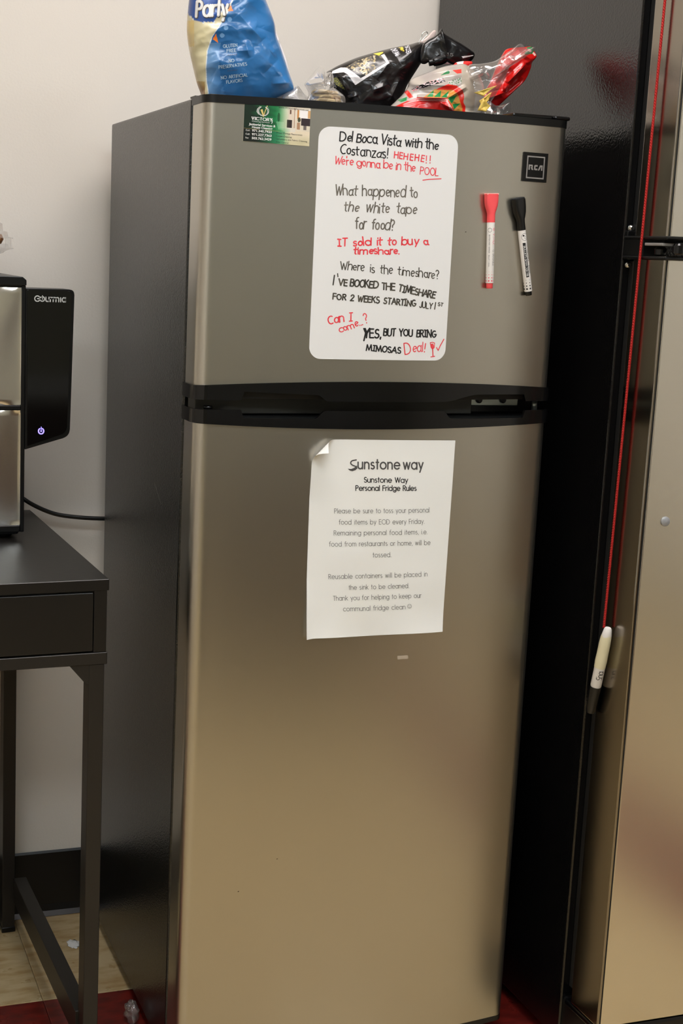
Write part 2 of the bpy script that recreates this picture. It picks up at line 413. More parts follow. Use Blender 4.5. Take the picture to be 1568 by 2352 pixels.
_font_cache = {}
def font_mesh(t, bold=0.0):
    key = (t, bold)
    if key in _font_cache: return _font_cache[key]
    cu = bpy.data.curves.new('lettering', 'FONT'); cu.body = t; cu.size = 1.0; cu.offset = bold
    cu.resolution_u = 3
    ob = bpy.data.objects.new('lettering', cu); C.objects.link(ob)
    dg = bpy.context.evaluated_depsgraph_get(); me = bpy.data.meshes.new_from_object(ob.evaluated_get(dg))
    vs = [tuple(v.co) for v in me.vertices]; fs = [tuple(p.vertices) for p in me.polygons]
    C.objects.unlink(ob); bpy.data.objects.remove(ob); bpy.data.curves.remove(cu); bpy.data.meshes.remove(me)
    _font_cache[key] = (vs, fs); return vs, fs

def solid_text(ink, t, p0, p1, cap, sheet, bold=0.0, slant=0.0, e=None):
    vs, fs = font_mesh(t, bold)
    xs = [v[0] for v in vs]; x0, x1 = min(xs), max(xs)
    d = Vector((p1[0] - p0[0], p1[1] - p0[1])); k = d.length / (x1 - x0); d.normalize(); n = Vector((d.y, -d.x))
    b = len(ink.v)
    for v in vs:
        y = v[1] * cap / 0.72
        q = Vector(p0) + d * ((v[0] - x0) * k + slant * y) + n * y
        ink.v.append(sheet.at(q.x, q.y, e))
    ink.f += [tuple(i + b for i in f) for f in fs]

# ================================================================== THE ROOM
WALL_Y = 0.612; XL, XR, YF, CZ = -2.275, 2.605, -4.27, 2.62
TX = [-0.14 + 0.305 * k for k in range(-7, 10)]
TY = [0.305 * k for k in range(-14, 3)]
floor = struct(box('floor', XL - 0.1, XR + 0.1, YF - 0.1, WALL_Y + 0.1, -0.06, -0.0035, M['grout']))
tile_meshes = {}
def tile_mesh(red):
    if red in tile_meshes: return tile_meshes[red]
    bm = bmesh.new(); s = 0.15225; b = 0.0012
    lo = [bm.verts.new((x, y, -0.0034)) for x, y in ((-s, -s), (s, -s), (s, s), (-s, s))]
    mi = [bm.verts.new((x, y, -0.0006)) for x, y in ((-s, -s), (s, -s), (s, s), (-s, s))]
    t = s - b; hi = [bm.verts.new((x, y, 0)) for x, y in ((-t, -t), (t, -t), (t, t), (-t, t))]
    for a, c in ((lo, mi), (mi, hi)):
        for i in range(4): bm.faces.new((a[i], a[(i + 1) % 4], c[(i + 1) % 4], c[i]))
    bm.faces.new(hi)
    me = bpy.data.meshes.new('floor_tile'); bmesh.ops.recalc_face_normals(bm, faces=bm.faces); bm.to_mesh(me); bm.free()
    me.materials.append(M['tile_red' if red else 'tile']); tile_meshes[red] = me; return me
rt = random.Random(3)
for i in range(len(TX) - 1):
    for j in range(len(TY) - 1):
        red = abs(TY[j]) < 1e-6 or abs(TX[i] - 1.080) < 1e-3
        o = bpy.data.objects.new('floor_tile', tile_mesh(red)); C.objects.link(o); o.parent = floor
        o.location = ((TX[i] + TX[i + 1]) / 2, (TY[j] + TY[j + 1]) / 2, 0)
        o.rotation_euler.z = 0 if red else 0
struct(box('wall_back', XL - 0.1, XR + 0.1, WALL_Y, WALL_Y + 0.1, 0, CZ, M['wall']))
struct(box('wall_left', XL - 0.1, XL, YF, WALL_Y, 0, CZ, M['wall']))
struct(box('wall_right', XR, XR + 0.1, YF, WALL_Y, 0, CZ, M['wall']))
struct(box('wall_front', XL - 0.1, XR + 0.1, YF - 0.1, YF, 0, CZ, M['wall_dim']))
struct(box('ceiling', XL - 0.1, XR + 0.1, YF - 0.1, WALL_Y + 0.1, CZ, CZ + 0.1, M['ceiling']))

def cove(name, p0, p1, nrm):
    prof = [(0, 0.122), (0.002, 0.124), (0.0045, 0.120), (0.005, 0.02), (0.008, 0.008), (0.016, 0.001), (0, 0.001)]
    vs = []; fs = []
    for p in (p0, p1):
        for d, z in prof: vs.append((p[0] + nrm[0] * d, p[1] + nrm[1] * d, z))
    n = len(prof)
    for i in range(n): fs.append((i, (i + 1) % n, n + (i + 1) % n, n + i))
    fs += [tuple(range(n)), tuple(range(n, 2 * n))]
    return struct(put(name, vs, fs, M['bb']))
cove('baseboard_back', (XL, WALL_Y), (XR, WALL_Y), (0, -1))
cove('baseboard_left', (XL, YF), (XL, WALL_Y), (1, 0))
cove('baseboard_right', (XR, YF), (XR, WALL_Y), (-1, 0))
cove('baseboard_front', (XL, YF), (XR, YF), (0, 1))

def ceiling_light(x, y, m, label):
    t = tag(empty('ceiling_light', (x, y, CZ)), label, 'light', 'fluorescent panels in the ceiling')
    box('frame', -.61, .61, -.305, -.28, -0.02, 0, M['lampf'], t); box('frame', -.61, .61, .28, .305, -0.02, 0, M['lampf'], t)
    box('frame', -.61, -.585, -.28, .28, -0.02, 0, M['lampf'], t); box('frame', .585, .61, -.28, .28, -0.02, 0, M['lampf'], t)
    box('diffuser', -.585, .585, -.28, .28, -0.012, -0.002, m, t)
ceiling_light(-0.10, -1.45, M['lamp'], 'ceiling light panel overhead between the refrigerators and the camera, out of the frame')
ceiling_light(0.20, -0.36, M['lamp_near'], 'ceiling light panel straight above the small refrigerator, out of the frame')
ceiling_light(-1.50, -2.70, M['lamp'], 'ceiling light panel at the far left of the room behind the camera')
ceiling_light(1.30, -2.70, M['lamp'], 'ceiling light panel at the far right of the room behind the camera')

# ================================================================== SMALL REFRIGERATOR
FW = 0.5372; FT = 1.4175
def door_front_y(x):
    k = (x - FW / 2) / (FW / 2)
    return -0.02 * (1 - min(1.0, k * k))
def outline(off=0.0, yb=0.055, n=40):
    """plan outline of a door, left rear to right rear, pushed outward by off"""
    R = 0.018; pts = [(0.0, yb), (0.0, 0.030)]
    y1 = door_front_y(R)
    for i in range(9):
        a = math.pi + (math.pi / 2) * i / 8
        pts.append((R + R * math.cos(a), y1 + R + R * math.sin(a)))
    for i in range(1, n): pts.append((R + (FW - 2 * R) * i / n, door_front_y(R + (FW - 2 * R) * i / n)))
    for i in range(9):
        a = 1.5 * math.pi + (math.pi / 2) * i / 8
        pts.append((FW - R + R * math.cos(a), y1 + R + R * math.sin(a)))
    pts += [(FW, 0.030), (FW, yb)]
    out = []
    for i, p in enumerate(pts):
        a = Vector(pts[max(0, i - 1)]); b = Vector(pts[min(len(pts) - 1, i + 1)]); t = (b - a).normalized()
        out.append((p[0] + t.y * off, p[1] - t.x * off))
    return out
def slab(name, zlo, zhi, m, parent, off=0.0, yb=0.055, bev=0.0):
    """door body: closed plan outline between two heights (functions of x)"""
    o = outline(off, yb); n = len(o); vs = []; fs = []
    rows = [(0.0, 0), (0.0, 1)]
    for k in (0, 1):
        for x, y in o: vs.append((x, y, (zhi if k else zlo)(x)))
    for i in range(n - 1): fs.append((i, i + 1, n + i + 1, n + i))
    fs.append((n - 1, 0, n, 2 * n - 1)); fs.append(tuple(range(n))); fs.append(tuple(range(n, 2 * n)))
    bm = bmesh.new(); bv = [bm.verts.new(v) for v in vs]
    for f in fs: bm.faces.new([bv[i] for i in f])
    return from_bm(name, bm, m, parent, True)
fr = tag(empty('refrigerator', (FW / 2, 0.3, 0)), 'small top-freezer refrigerator with stainless doors and black handles covered in notes', 'refrigerator')
def FP(o):      # keep world coordinates while parented to the fridge root
    o.parent = fr; o.matrix_parent_inverse = Matrix.Translation(fr.location).inverted(); return o
FP(box('cabinet', 0.0015, FW - 0.0015, 0.070, 0.5455, 0.016, FT, M['side'], None, 0.003))
FP(box('gasket', 0.010, FW - 0.010, 0.052, 0.072, 0.055, FT - 0.008, M['gasket']))
up_lo = lambda x: 1.0405 + 0.0085 * (1 - ((x - FW / 2) / (FW / 2)) ** 2)
lo_hi = lambda x: 0.9895 - 0.0065 * (1 - ((x - FW / 2) / (FW / 2)) ** 2)
FP(slab('freezer_door', lambda x: 1.0395, lambda x: 1.4078, M['steel'], None))
FP(slab('refrigerator_door', lambda x: 0.046, lambda x: 0.9885, M['steel'], None))
FP(slab('door_top_cap', lambda x: 1.4072, lambda x: 1.4172, M['blk_m'], None, 0.0012, 0.058))
FP(slab('door_bottom_cap', lambda x: 0.038, lambda x: 0.0465, M['blk_m'], None, 0.0004, 0.054))

def trim(name, zlo, zhi, off, thick=0.004):
    """hollow handle strip wrapped round the door edge; steps allowed in zlo/zhi"""
    o = outline(off, 0.054, 130); q = outline(off - thick, 0.054, 130)
    vs = []; fs = []; n = len(o)
    for (x, y), (x2, y2) in zip(o, q):
        a, b = zlo(x), zhi(x)
        vs += [(x, y, a), (x, y, b), (x2, y2, b), (x2, y2, a)]
    for i in range(n - 1):
        for k in range(4):
            fs.append((4 * i + k, 4 * i + (k + 1) % 4, 4 * (i + 1) + (k + 1) % 4, 4 * (i + 1) + k))
    fs += [(0, 1, 2, 3), tuple(4 * (n - 1) + k for k in range(4))]
    bm = bmesh.new(); bv = [bm.verts.new(v) for v in vs]
    for f in fs: bm.faces.new([bv[i] for i in f])
    return from_bm(name, bm, M['blk'])
def sstep(a, b, x):
    t = max(0, min(1, (x - a) / (b - a))); return t * t * (3 - 2 * t)
# finger recesses: x ranges measured on the door
L0, L1, R0, R1 = 0.060, 0.170, 0.362, 0.492
def up_lo_edge(x):
    z = 1.0215
    if L0 <= x <= L1 + 0.012: z = 1.0335 - 0.0035 * (x - L0) / (L1 - L0) - 0.0085 * sstep(L1 - 0.004, L1 + 0.012, x)
    if R0 - 0.006 <= x <= R1: z = 1.0215 + 0.0100 * sstep(R0 - 0.006, R0 + 0.05, x)
    return z
def lo_hi_edge(x):
    z = 1.0085
    if L0 <= x <= L1 + 0.008: z = 0.9975 + 0.011 * sstep(L1 - 0.006, L1 + 0.008, x)
    if R0 - 0.006 <= x <= R1: z = 0.9975 + 0.011 * (1 - sstep(R0 - 0.006, R0 + 0.008, x))
    return z
FP(trim('freezer_handle', up_lo_edge, up_lo, 0.0045))
FP(trim('refrigerator_handle', lo_hi, lo_hi_edge, 0.0045))
# recess shells behind the handle strips
FP(slab('handle_recess', lambda x: 1.0228, lambda x: 1.0398, M['gasket'], None, -0.0100, 0.054))
FP(slab('handle_recess', lambda x: 0.9880, lambda x: 0.9968, M['gasket'], None, -0.0012, 0.054))
# divider seen through the gap between the doors
FP(box('divider', 0.006, 0.425, 0.026, 0.060, 0.999, 1.0222, M['grey_pl'], None, 0.001))
FP(box('divider_end', 0.425, FW - 0.004, 0.046, 0.060, 0.999, 1.031, M['blk_m'], None, 0.001))
hp = FP(box('hinge_plate', 0.428, 0.505, 0.034, 0.046, 1.010, 1.0215, M['hinge'], None, 0.001))
for x in (0.4405, 0.4795):
    s = lathe('screw', [(0.0, -0.0030), (0.003, -0.003), (0.0048, -0.0015), (0.005, 0)], M['blk_m'], None, 14, 'Y', cap=False)
    s.location = (x, 0.033, 1.0185); s.parent = hp
FP(tube('hinge_pin', [(0.526, 0.022, 1.004), (0.526, 0.022, 1.020)], 0.0042, M['hinge'], None, 12))
FP(tube('door_stop', [(0.018, 0.004, 1.0085), (0.018, 0.004, 1.0125)], 0.0062, M['blk'], None, 14))
# top hinge cover at the right and little bracket at the left corner
FP(box('top_hinge_cover', 0.449, 0.5375, 0.004, 0.050, 1.4172, 1.4235, M['blk'], None, 0.0022))
FP(box('top_hinge_boss', 0.512, 0.5365, -0.002, 0.020, 1.4172, 1.4225, M['blk'], None, 0.002))
FP(box('corner_cap', 0.001, 0.012, 0.052, 0.075, 1.4172, 1.4200, M['grey_pl'], None, 0.001))
FP(box('cap_tab', 0.010, 0.028, 0.010, 0.03, 1.4172, 1.4190, M['grey_pl'], None, 0.001))
FP(box('base_grille', 0.015, FW - 0.015, 0.075, 0.12, 0.006, 0.034, M['blk_m'], None, 0.003))
for x in (0.05, FW - 0.05):
    f = lathe('foot', [(0.011, 0), (0.013, 0.002), (0.013, 0.012), (0.008, 0.018), (0.008, 0.04)], M['blk_m'], None, 18)
    f.location = (x, 0.095, 0.0); FP(f)
for x in (0.05, FW - 0.05):
    f = lathe('foot', [(0.011, 0), (0.013, 0.002), (0.013, 0.012), (0.008, 0.018)], M['blk_m'], None, 18)
    f.location = (x, 0.50, 0.0); FP(f)

# faint specks and scuffs on the doors and side
sk = Sheet((0, 0, 1, 1), [(0, 1), (1, 1), (1, 0), (0, 0)], lambda x, z: door_front_y(x)); sp_ = Ink()
for x, z, r in ((0.3764, 1.2569, .0012), (0.0828, 0.3104, .0014), (0.1384, 0.3568, .0012), (0.2095, 1.0440, .0008)):
    sp_.line([(x - r * .4, 1 - z), (x + r * .4, 1 - z - r * .3)], r * .9, sk, 0.00015)
FP(sp_.build('specks', mat('brown_speck', (70, 58, 44), 0.6)))
sc2 = Ink()
class SideSheet:
    def at(s, u, v, e): return Vector((0.00125, u, v))
sc2.line([(0.2108, 0.8711), (0.1990, 0.8660), (0.1703, 0.8479)], 0.0005, SideSheet(), 0)
sc2.line([(0.2060, 0.8722), (0.1946, 0.8633)], 0.0004, SideSheet(), 0)
FP(sc2.build('scratch', mat('pale_scratch', (150, 148, 140), 0.6)))
# brand badge (part of the freezer door)
fy = lambda x, z: door_front_y(x)
bs = Sheet((0, 0, 100, 100), [(0.4618, 1.3702), (0.5024, 1.3700), (0.5024, 1.3303), (0.4616, 1.3306)], fy)
def panel_from_sheet(name, sheet, rect, thick, m, parent=None, nu=12, nv=1, e0=0.0):
    vs = []; fs = []
    for e in (e0, e0 + thick):
        for j in range(nv + 1):
            for i in range(nu + 1):
                vs.append(sheet.at(rect[0] + (rect[2] - rect[0]) * i / nu, rect[1] + (rect[3] - rect[1]) * j / nv, e))
    N = (nu + 1) * (nv + 1); k = lambda i, j, e: e * N + j * (nu + 1) + i
    for j in range(nv):
        for i in range(nu):
            fs.append((k(i, j, 1), k(i + 1, j, 1), k(i + 1, j + 1, 1), k(i, j + 1, 1)))
            fs.append((k(i, j, 0), k(i, j + 1, 0), k(i + 1, j + 1, 0), k(i + 1, j, 0)))
    for i in range(nu): fs += [(k(i, 0, 0), k(i + 1, 0, 0), k(i + 1, 0, 1), k(i, 0, 1)), (k(i, nv, 0), k(i, nv, 1), k(i + 1, nv, 1), k(i + 1, nv, 0))]
    for j in range(nv): fs += [(k(0, j, 0), k(0, j, 1), k(0, j + 1, 1), k(0, j + 1, 0)), (k(nu, j, 0), k(nu, j + 1, 0), k(nu, j + 1, 1), k(nu, j, 1))]
    return put(name, vs, fs, m, parent)
badge = FP(panel_from_sheet('badge', bs, (0, 0, 100, 100), 0.0022, M['badge'], None, 10, 1))
ik = Ink(); E_ = 0.00245
for r in ((13, 12, 87, 16.5), (13, 85, 87, 89.5), (13, 12, 17.5, 89.5), (82.5, 12, 87, 89.5)):
    ik.poly([(r[0], r[1]), (r[2], r[1]), (r[2], r[3]), (r[0], r[3])], bs, E_)
P_ = lambda pts: ik.poly(pts, bs, E_)
P_([(21, 42), (26.5, 42), (26.5, 60), (21, 60)]); P_([(21, 42), (36, 42), (38, 44), (38, 47.5), (26.5, 47.5)])
P_([(32, 47), (38, 47), (38, 51.5), (36, 53)]); P_([(29, 50.5), (36, 50.5), (42, 60), (34.5, 60)])
P_([(44, 45), (47, 42), (58, 42), (58, 47.5), (49.5, 47.5), (49.5, 54.5), (58, 54.5), (58, 60), (47, 60), (44, 57)])
P_([(68, 42), (74, 42), (66, 60), (60, 60)]); P_([(68, 42), (79, 42), (79, 47), (70, 47)]); P_([(73.5, 42), (79, 42), (79, 60), (73.5, 60)])
o = ik.build('lettering', M['badge_l']); o.parent = badge; o['label'] = 'grey square frame and letters RCA'

# ================================================================== TALL REFRIGERATOR
tf = tag(empty('refrigerator', (0.98, 0.25, 0)), 'tall black sided refrigerator with stainless doors at the right edge', 'refrigerator')
def TP(o): o.parent = tf; o.matrix_parent_inverse = Matrix.Translation(tf.location).inverted(); return o
SX = 0.607; TXR = 1.37
TP(box('cabinet', SX, TXR, -0.052, 0.600, 0.02, 1.775, M['side2'], None, 0.0022, 2))
for z0, z1 in ((1.252, 1.765), (0.112, 1.226)):
    TP(box('gasket', SX + 0.012, TXR - 0.012, -0.080, -0.053, z0, z1, M['gasket']))
def tall_door(name, z0, z1):
    d = TP(box(name, SX, TXR, -0.1550, -0.0790, z0, z1, M['steel4'], None, 0.0028, 3))
    p = box('front_panel', SX + 0.0042, TXR - 0.004, -0.1575, -0.1546, z0 + 0.002, z1 - 0.002, M['steel2'], None, 0.0010, 2)
    p.parent = d
    g = box('edge_groove', SX + 0.0028, SX + 0.0046, -0.15535, -0.1545, z0 + 0.003, z1 - 0.003, M['gasket'])
    g.parent = d
    return d
tall_door('freezer_door', 1.2555, 1.770); ld = tall_door('refrigerator_door', 0.0985, 1.2345)
c = lathe('hole_plug', [(0.0, -0.0032), (0.0052, -0.003), (0.0068, -0.0018), (0.007, 0)], mat('grey_plug_plastic', (150, 150, 152), 0.35, metal=0.2), None, 28, 'Y', cap=False)
c.location = (0.6433, -0.1576, 0.8690); c.parent = ld; c['label'] = 'round grey plug'
# middle hinge
hg = TP(box('hinge_bracket', SX + 0.0003, SX + 0.032, -0.0600, -0.0522, 1.2300, 1.2680, M['blk_m'], None, 0.0015))
def HG(o): o.parent = hg; return o
def rounded_plate(name, x0, x1, y0, y1, z0, z1, m): return box(name, x0, x1, y0, y1, z0, z1, m, None, 0.0016, 2)
HG(rounded_plate('hinge_plate', SX - 0.0045, SX + 0.032, -0.1640, -0.058, 1.2560, 1.2605, M['blk_m']))
HG(rounded_plate('hinge_plate', SX - 0.0045, SX + 0.032, -0.1620, -0.058, 1.2285, 1.2335, M['blk_m']))
HG(box('hinge_web', SX - 0.0035, SX + 0.03, -0.106, -0.058, 1.2325, 1.2570, M['blk_m'], None, 0.001))
HG(box('spacer', SX - 0.0040, SX + 0.03, -0.152, -0.110, 1.2475, 1.2515, M['badge_l'], None, 0.0008))
k1 = HG(lathe('knuckle', [(0.004, 0), (0.0088, 0.001), (0.0092, 0.008), (0.0055, 0.0115)], M['blk'], None, 20)); k1.location = (SX + 0.008, -0.132, 1.2350)
k2 = HG(lathe('hinge_knob', [(0.006, 0), (0.0082, 0.0015), (0.0082, 0.012), (0.006, 0.0145)], M['blk'], None, 20)); k2.location = (SX + 0.010, -0.170, 1.2365)
HG(box('hinge_arm', SX + 0.012, SX + 0.16, -0.166, -0.154, 1.2365, 1.2525, M['blk_m'], None, 0.002))
def bolt(y, z, r, hexa=False):
    b = lathe('bolt' if hexa else 'screw', [(0.0, -0.0052), (r * .55, -0.005), (r * .9, -0.0030), (r, -0.0008), (r, 0)], M['chrome'] if not hexa else M['hinge'], None, 6 if hexa else 18, 'Y', cap=False, smooth=not hexa)
    b.location = (SX + 0.0085, y, z); return HG(b)
bolt(-0.0540, 1.2715, 0.0052); bolt(-0.0602, 1.2478, 0.0062, True); bolt(-0.0540, 1.2205, 0.0050)
w_ = lathe('washer', [(0.0, -0.0012), (0.0085, -0.0012), (0.0088, 0)], M['hinge'], None, 24, 'Y', cap=False); w_.location = (SX + 0.0088, -0.0602, 1.2478); HG(w_)
TP(box('base_grille', SX + 0.004, TXR - 0.004, -0.150, -0.045, 0.012, 0.094, M['blk_m'], None, 0.006))
TP(box('bottom_hinge', SX + 0.001, SX + 0.05, -0.158, -0.06, 0.086, 0.0965, M['blk'], None, 0.003))
for x in (0.66, 1.31):
    f = lathe('foot', [(0.014, 0), (0.017, 0.002), (0.017, 0.02)], M['blk_m'], None, 18); f.location = (x, -0.02, 0); TP(f)
    f = lathe('foot', [(0.014, 0), (0.017, 0.002), (0.017, 0.02)], M['blk_m'], None, 18); f.location = (x, 0.54, 0); TP(f)

# ================================================================== DESK
dk = tag(empty('desk', (-0.101, 0.055, 0), (0, 0, math.radians(2.0))), 'black-brown small desk with a drawer and metal legs, left of the refrigerator', 'desk')
DL = -0.73; DT = 0.765     # the desk in its own axes: x from DL to 0, y from 0 (front) to .535
box('desktop', DL, 0, 0, 0.535, DT - 0.0160, DT, M['desk'], dk, 0.0007, 1)
box('side_panel', -0.0205, -0.0025, 0.001, 0.53, 0.6605, DT - 0.0155, M['desk'], dk, 0.0006, 1)
box('side_panel', DL + 0.0025, DL + 0.0205, 0.001, 0.53, 0.6605, DT - 0.0155, M['desk'], dk, 0.0006, 1)
dr = box('drawer', DL + 0.0225, -0.0220, 0.0012, 0.020, 0.6625, DT - 0.0185, M['desk'], dk, 0.0012, 2)
box('drawer_rail', DL + 0.0205, -0.0205, 0.006, 0.10, DT - 0.0185, DT - 0.0158, M['gasket'], dk)
box('back_panel', DL + 0.0205, -0.0205, 0.515, 0.53, 0.6605, DT - 0.0155, M['desk'], dk)
bm = bmesh.new()
box_bm(bm, DL - 0.0, -0.0008, 0.0, 0.020, 0.6430, 0.6600, 0.0006, 1); box_bm(bm, DL, -0.0008, 0.515, 0.535, 0.6430, 0.6600)
box_bm(bm, -0.022, -0.0008, 0.02, 0.515, 0.6430, 0.6600); box_bm(bm, DL, DL + 0.022, 0.02, 0.515, 0.6430, 0.6600)
from_bm('frame', bm, M['deskm'], dk)
for y0, y1, dx in ((0.001, 0.032, 0), (0.500, 0.532, -0.024)):
    for x0, x1 in ((-0.0265 + dx, -0.0045 + dx), (DL + 0.0045 - dx, DL + 0.0265 - dx)):
        box('leg', x0, x1, y0, y1, 0.006, 0.6432, M['deskm'], dk, 0.0008, 1)
        box('foot', x0 - 0.001, x1 + 0.001, y0 - 0.001, y1 + 0.001, 0.0, 0.010, M['blk_m'], dk, 0.001, 1)
for x0, s in ((-0.0265, -1), (DL + 0.0265, 1)):
    for y0 in (0.002, 0.512):
        vs = []
        for y in (y0, y0 + 0.018): vs += [(x0, y, 0.6432), (x0 + s * 0.028, y, 0.6432), (x0 + s * 0.004 , y, 0.6150), (x0, y, 0.6150)]
        fs = [(0, 1, 2, 3), (7, 6, 5, 4)] + [(i, (i + 1) % 4, 4 + (i + 1) % 4, 4 + i) for i in range(4)]
        put('gusset', vs, fs, M['deskm'], dk)
box('lower_rail', -0.0310, -0.0080, 0.030, 0.502, 0.058, 0.102, M['deskm'], dk, 0.0008, 1)
box('lower_rail', DL + 0.0080, DL + 0.0310, 0.030, 0.502, 0.058, 0.102, M['deskm'], dk, 0.0008, 1)

# ================================================================== AIR FRYER OVEN
AY = 0.345; AX0, AX1 = -0.505, -0.1715
af = tag(empty('air_fryer', (-0.335, 0.46, DT)), 'black and stainless countertop air fryer oven standing on the desk', 'air fryer')
def AP(o): o.parent = af; o.matrix_parent_inverse = Matrix.Translation(af.location).inverted(); return o
AP(box('body', AX0 + 0.003, AX1 - 0.001, AY + 0.012, 0.585, 0.783, 1.160, M['blk_m'], None, 0.006, 2))
# front frame bars round the two doors
for a in ((AX0, AX0 + 0.006, 0.776, 1.1560), (AX1 - 0.0062, AX1, 0.776, 1.1560), (AX0 + .006, AX1 - .0062, 0.776, 0.7865), (AX0 + .006, AX1 - .0062, 0.9668, 0.9738), (AX0 + .006, AX1 - .0062, 1.1530, 1.1565)):
    AP(box('front_frame', a[0], a[1], AY, AY + 0.016, a[2], a[3], M['blk_m'], None, 0.0010, 1))
def wavy_door(z0, z1, sd):
    x0, x1 = AX0 + 0.006, AX1 - 0.0045; nu, nv = 110, 40; vs = []; fs = []
    for j in range(nv + 1):
        for i in range(nu + 1):
            x = x0 + (x1 - x0) * i / nu; z = z0 + (z1 - z0) * j / nv
            ed = min(1, (x - x0) / .004, (x1 - x) / .004, (z - z0) / .004, (z1 - z) / .004)
            ph = x * 2 * math.pi / 0.085 + 2.6 * noise.noise(Vector((x * 7, z * 6, sd))) + 0.9
            y = AY + 0.0020 + 0.0018 * math.sin(ph) * ed
            vs.append((x, y, z))
    for j in range(nv):
        for i in range(nu): k = j * (nu + 1) + i; fs.append((k, k + 1, k + nu + 2, k + nu + 1))
    b = len(vs); vs += [(x0, AY + .014, z0), (x1, AY + .014, z0), (x1, AY + .014, z1), (x0, AY + .014, z1)]
    c = (0, nu, (nu + 1) * (nv + 1) - 1, (nu + 1) * nv)
    for q in range(4): fs.append((c[q], b + q, b + (q + 1) % 4, c[(q + 1) % 4]))
    return put('door', vs, fs, M['steel3'], None, True)
for k, (z0, z1) in enumerate(((0.9745, 1.1525), (0.7868, 0.9662))): AP(wavy_door(z0, z1, k * 3.3))
# lid slab with clipped corner
def prism(name, poly, y0, y1, m, parent=None, bev=0.0):
    bm = bmesh.new(); a = [bm.verts.new((x, y0, z)) for x, z in poly]; b = [bm.verts.new((x, y1, z)) for x, z in poly]
    bm.faces.new(a); bm.faces.new(b[::-1]); n = len(poly)
    for i in range(n): bm.faces.new((a[i], b[i], b[(i + 1) % n], a[(i + 1) % n]))
    if bev: bmesh.ops.bevel(bm, geom=list(bm.edges), offset=bev, segments=2, profile=0.5, affect='EDGES')
    return from_bm(name, bm, m, parent)
AP(prism('lid', [(AX0 - 0.002, 1.1560), (AX1 + 0.0005, 1.1560), (AX1 + 0.0005, 1.1640), (AX1 - 0.0055, 1.1690), (AX0 + 0.004, 1.1690), (AX0 - 0.002, 1.1640)], AY - 0.003, 0.588, M['blk_m'], None, 0.0009))
AP(box('lower_skirt', AX0 + 0.010, AX1 - 0.006, AY + 0.01, 0.58, 0.7700, 0.7790, M['blk_m'], None, 0.004))
for x in (AX0 + 0.045, AX1 - 0.030):
    for y in (AY + 0.030, 0.545):
        f = lathe('foot', [(0.0135, 0), (0.016, 0.002), (0.0175, 0.0095)], M['blk_m'], None, 20); f.location = (x, y, DT); AP(f)
asx = Sheet((0, 620, 180, 1250), [(-0.2106, 1.1780), (-0.0915, 1.1818), (-0.0849, 0.7538), (-0.2083, 0.7575)], lambda x, z: AY - 0.0, 0.0)
def pxz(u, v): p = asx.xz(u, v); return (p.x, p.y)
def round_poly(pts, rad, n=6):
    out = []; N = len(pts)
    for i in range(N):
        p = Vector(pts[i]); a = Vector(pts[i - 1]) - p; b = Vector(pts[(i + 1) % N]) - p; r = rad[i]
        if r <= 0: out.append(tuple(p)); continue
        a = p + a.normalized() * r; b = p + b.normalized() * r
        for k in range(n + 1):
            t = k / n; q = a * (1 - t) ** 2 + p * 2 * t * (1 - t) + b * t * t; out.append(tuple(q))
    return out
cp_out = round_poly([pxz(58, 660.5), pxz(171.5, 664), pxz(160, 997), pxz(57, 1028)], [0, 8e-3, 11e-3, 0])
cp_in = round_poly([pxz(62, 664), pxz(164.5, 667.5), pxz(153, 988), pxz(62, 1019)], [2e-3, 5e-3, 10e-3, 1e-3])
cpan = AP(prism('control_panel', cp_out, AY + 0.0015, AY + 0.055, M['blk_m'], None, 0.0009))
o = prism('touch_glass', cp_in, AY + 0.0004, AY + 0.004, M['panelgloss'], None, 0.0003); o.parent = cpan
ik = Ink(); e = 0.0007
asx.y = lambda x, z: AY
def big(t, p0, p1, xh, wd): ik.text(t, p0, p1, xh / .7, wd, asx, e=e, gap=.26)
big('G', (78.5, 689.6), (89.5, 689.9), 12 * .7, 2.5)
ik.line([(96 + 5.2 * math.cos(math.radians(a)), 684.6 + 5.2 * math.sin(math.radians(a))) for a in range(-65, 246, 15)], 2.5, asx, e)
ik.line([(96.4, 677), (96.4, 686)], 1.6, asx, e)
big('u', (104, 690.1), (111.5, 690.3), 9.5, 2.5); big('r', (114.5, 690.4), (118.5, 690.5), 9.5, 2.5); big('m', (121.0, 690.6), (134.5, 691), 9.5, 2.5)
ik.line([(138.4, 682), (138.4, 691)], 2.5, asx, e); big('a', (142, 691.2), (149.8, 691.4), 9.5, 2.5)
o = ik.build('lettering', M['logo']); o.parent = cpan; o['label'] = 'light grey word Gourmia'
ik = Ink()
ik.line([(93.3 + 6.0 * math.cos(math.radians(a)), 984.6 + 6.4 * math.sin(math.radians(a))) for a in range(-62, 243, 12)], 2.9, asx, e)
ik.line([(93.5, 975.2), (93.5, 981)], 1.7, asx, e); ik.line([(93.0, 984.5), (93.8, 984.5)], 3.8, asx, e)
o = ik.build('power_light', M['led']); o.parent = cpan; o['label'] = 'glowing blue-violet power symbol'

# black cable along the wall
cb = spline([(-0.185, 0.597, 0.845), (-0.155, 0.594, 0.802), (-0.1292, 0.588, 0.7831), (-0.1156, 0.588, 0.7744), (-0.0965, 0.588, 0.7647), (-0.0774, 0.588, 0.7574), (-0.0581, 0.588, 0.7531),
             (-0.0272, 0.588, 0.7492), (0.004, 0.588, 0.7469), (0.10, 0.585, 0.742), (0.22, 0.585, 0.70), (0.30, 0.590, 0.62)], 10)
tag(tube('power_cord', cb, 0.0038, M['cable'], None, 12), 'black power cord hanging along the wall from behind the air fryer to behind the refrigerator', 'cord')

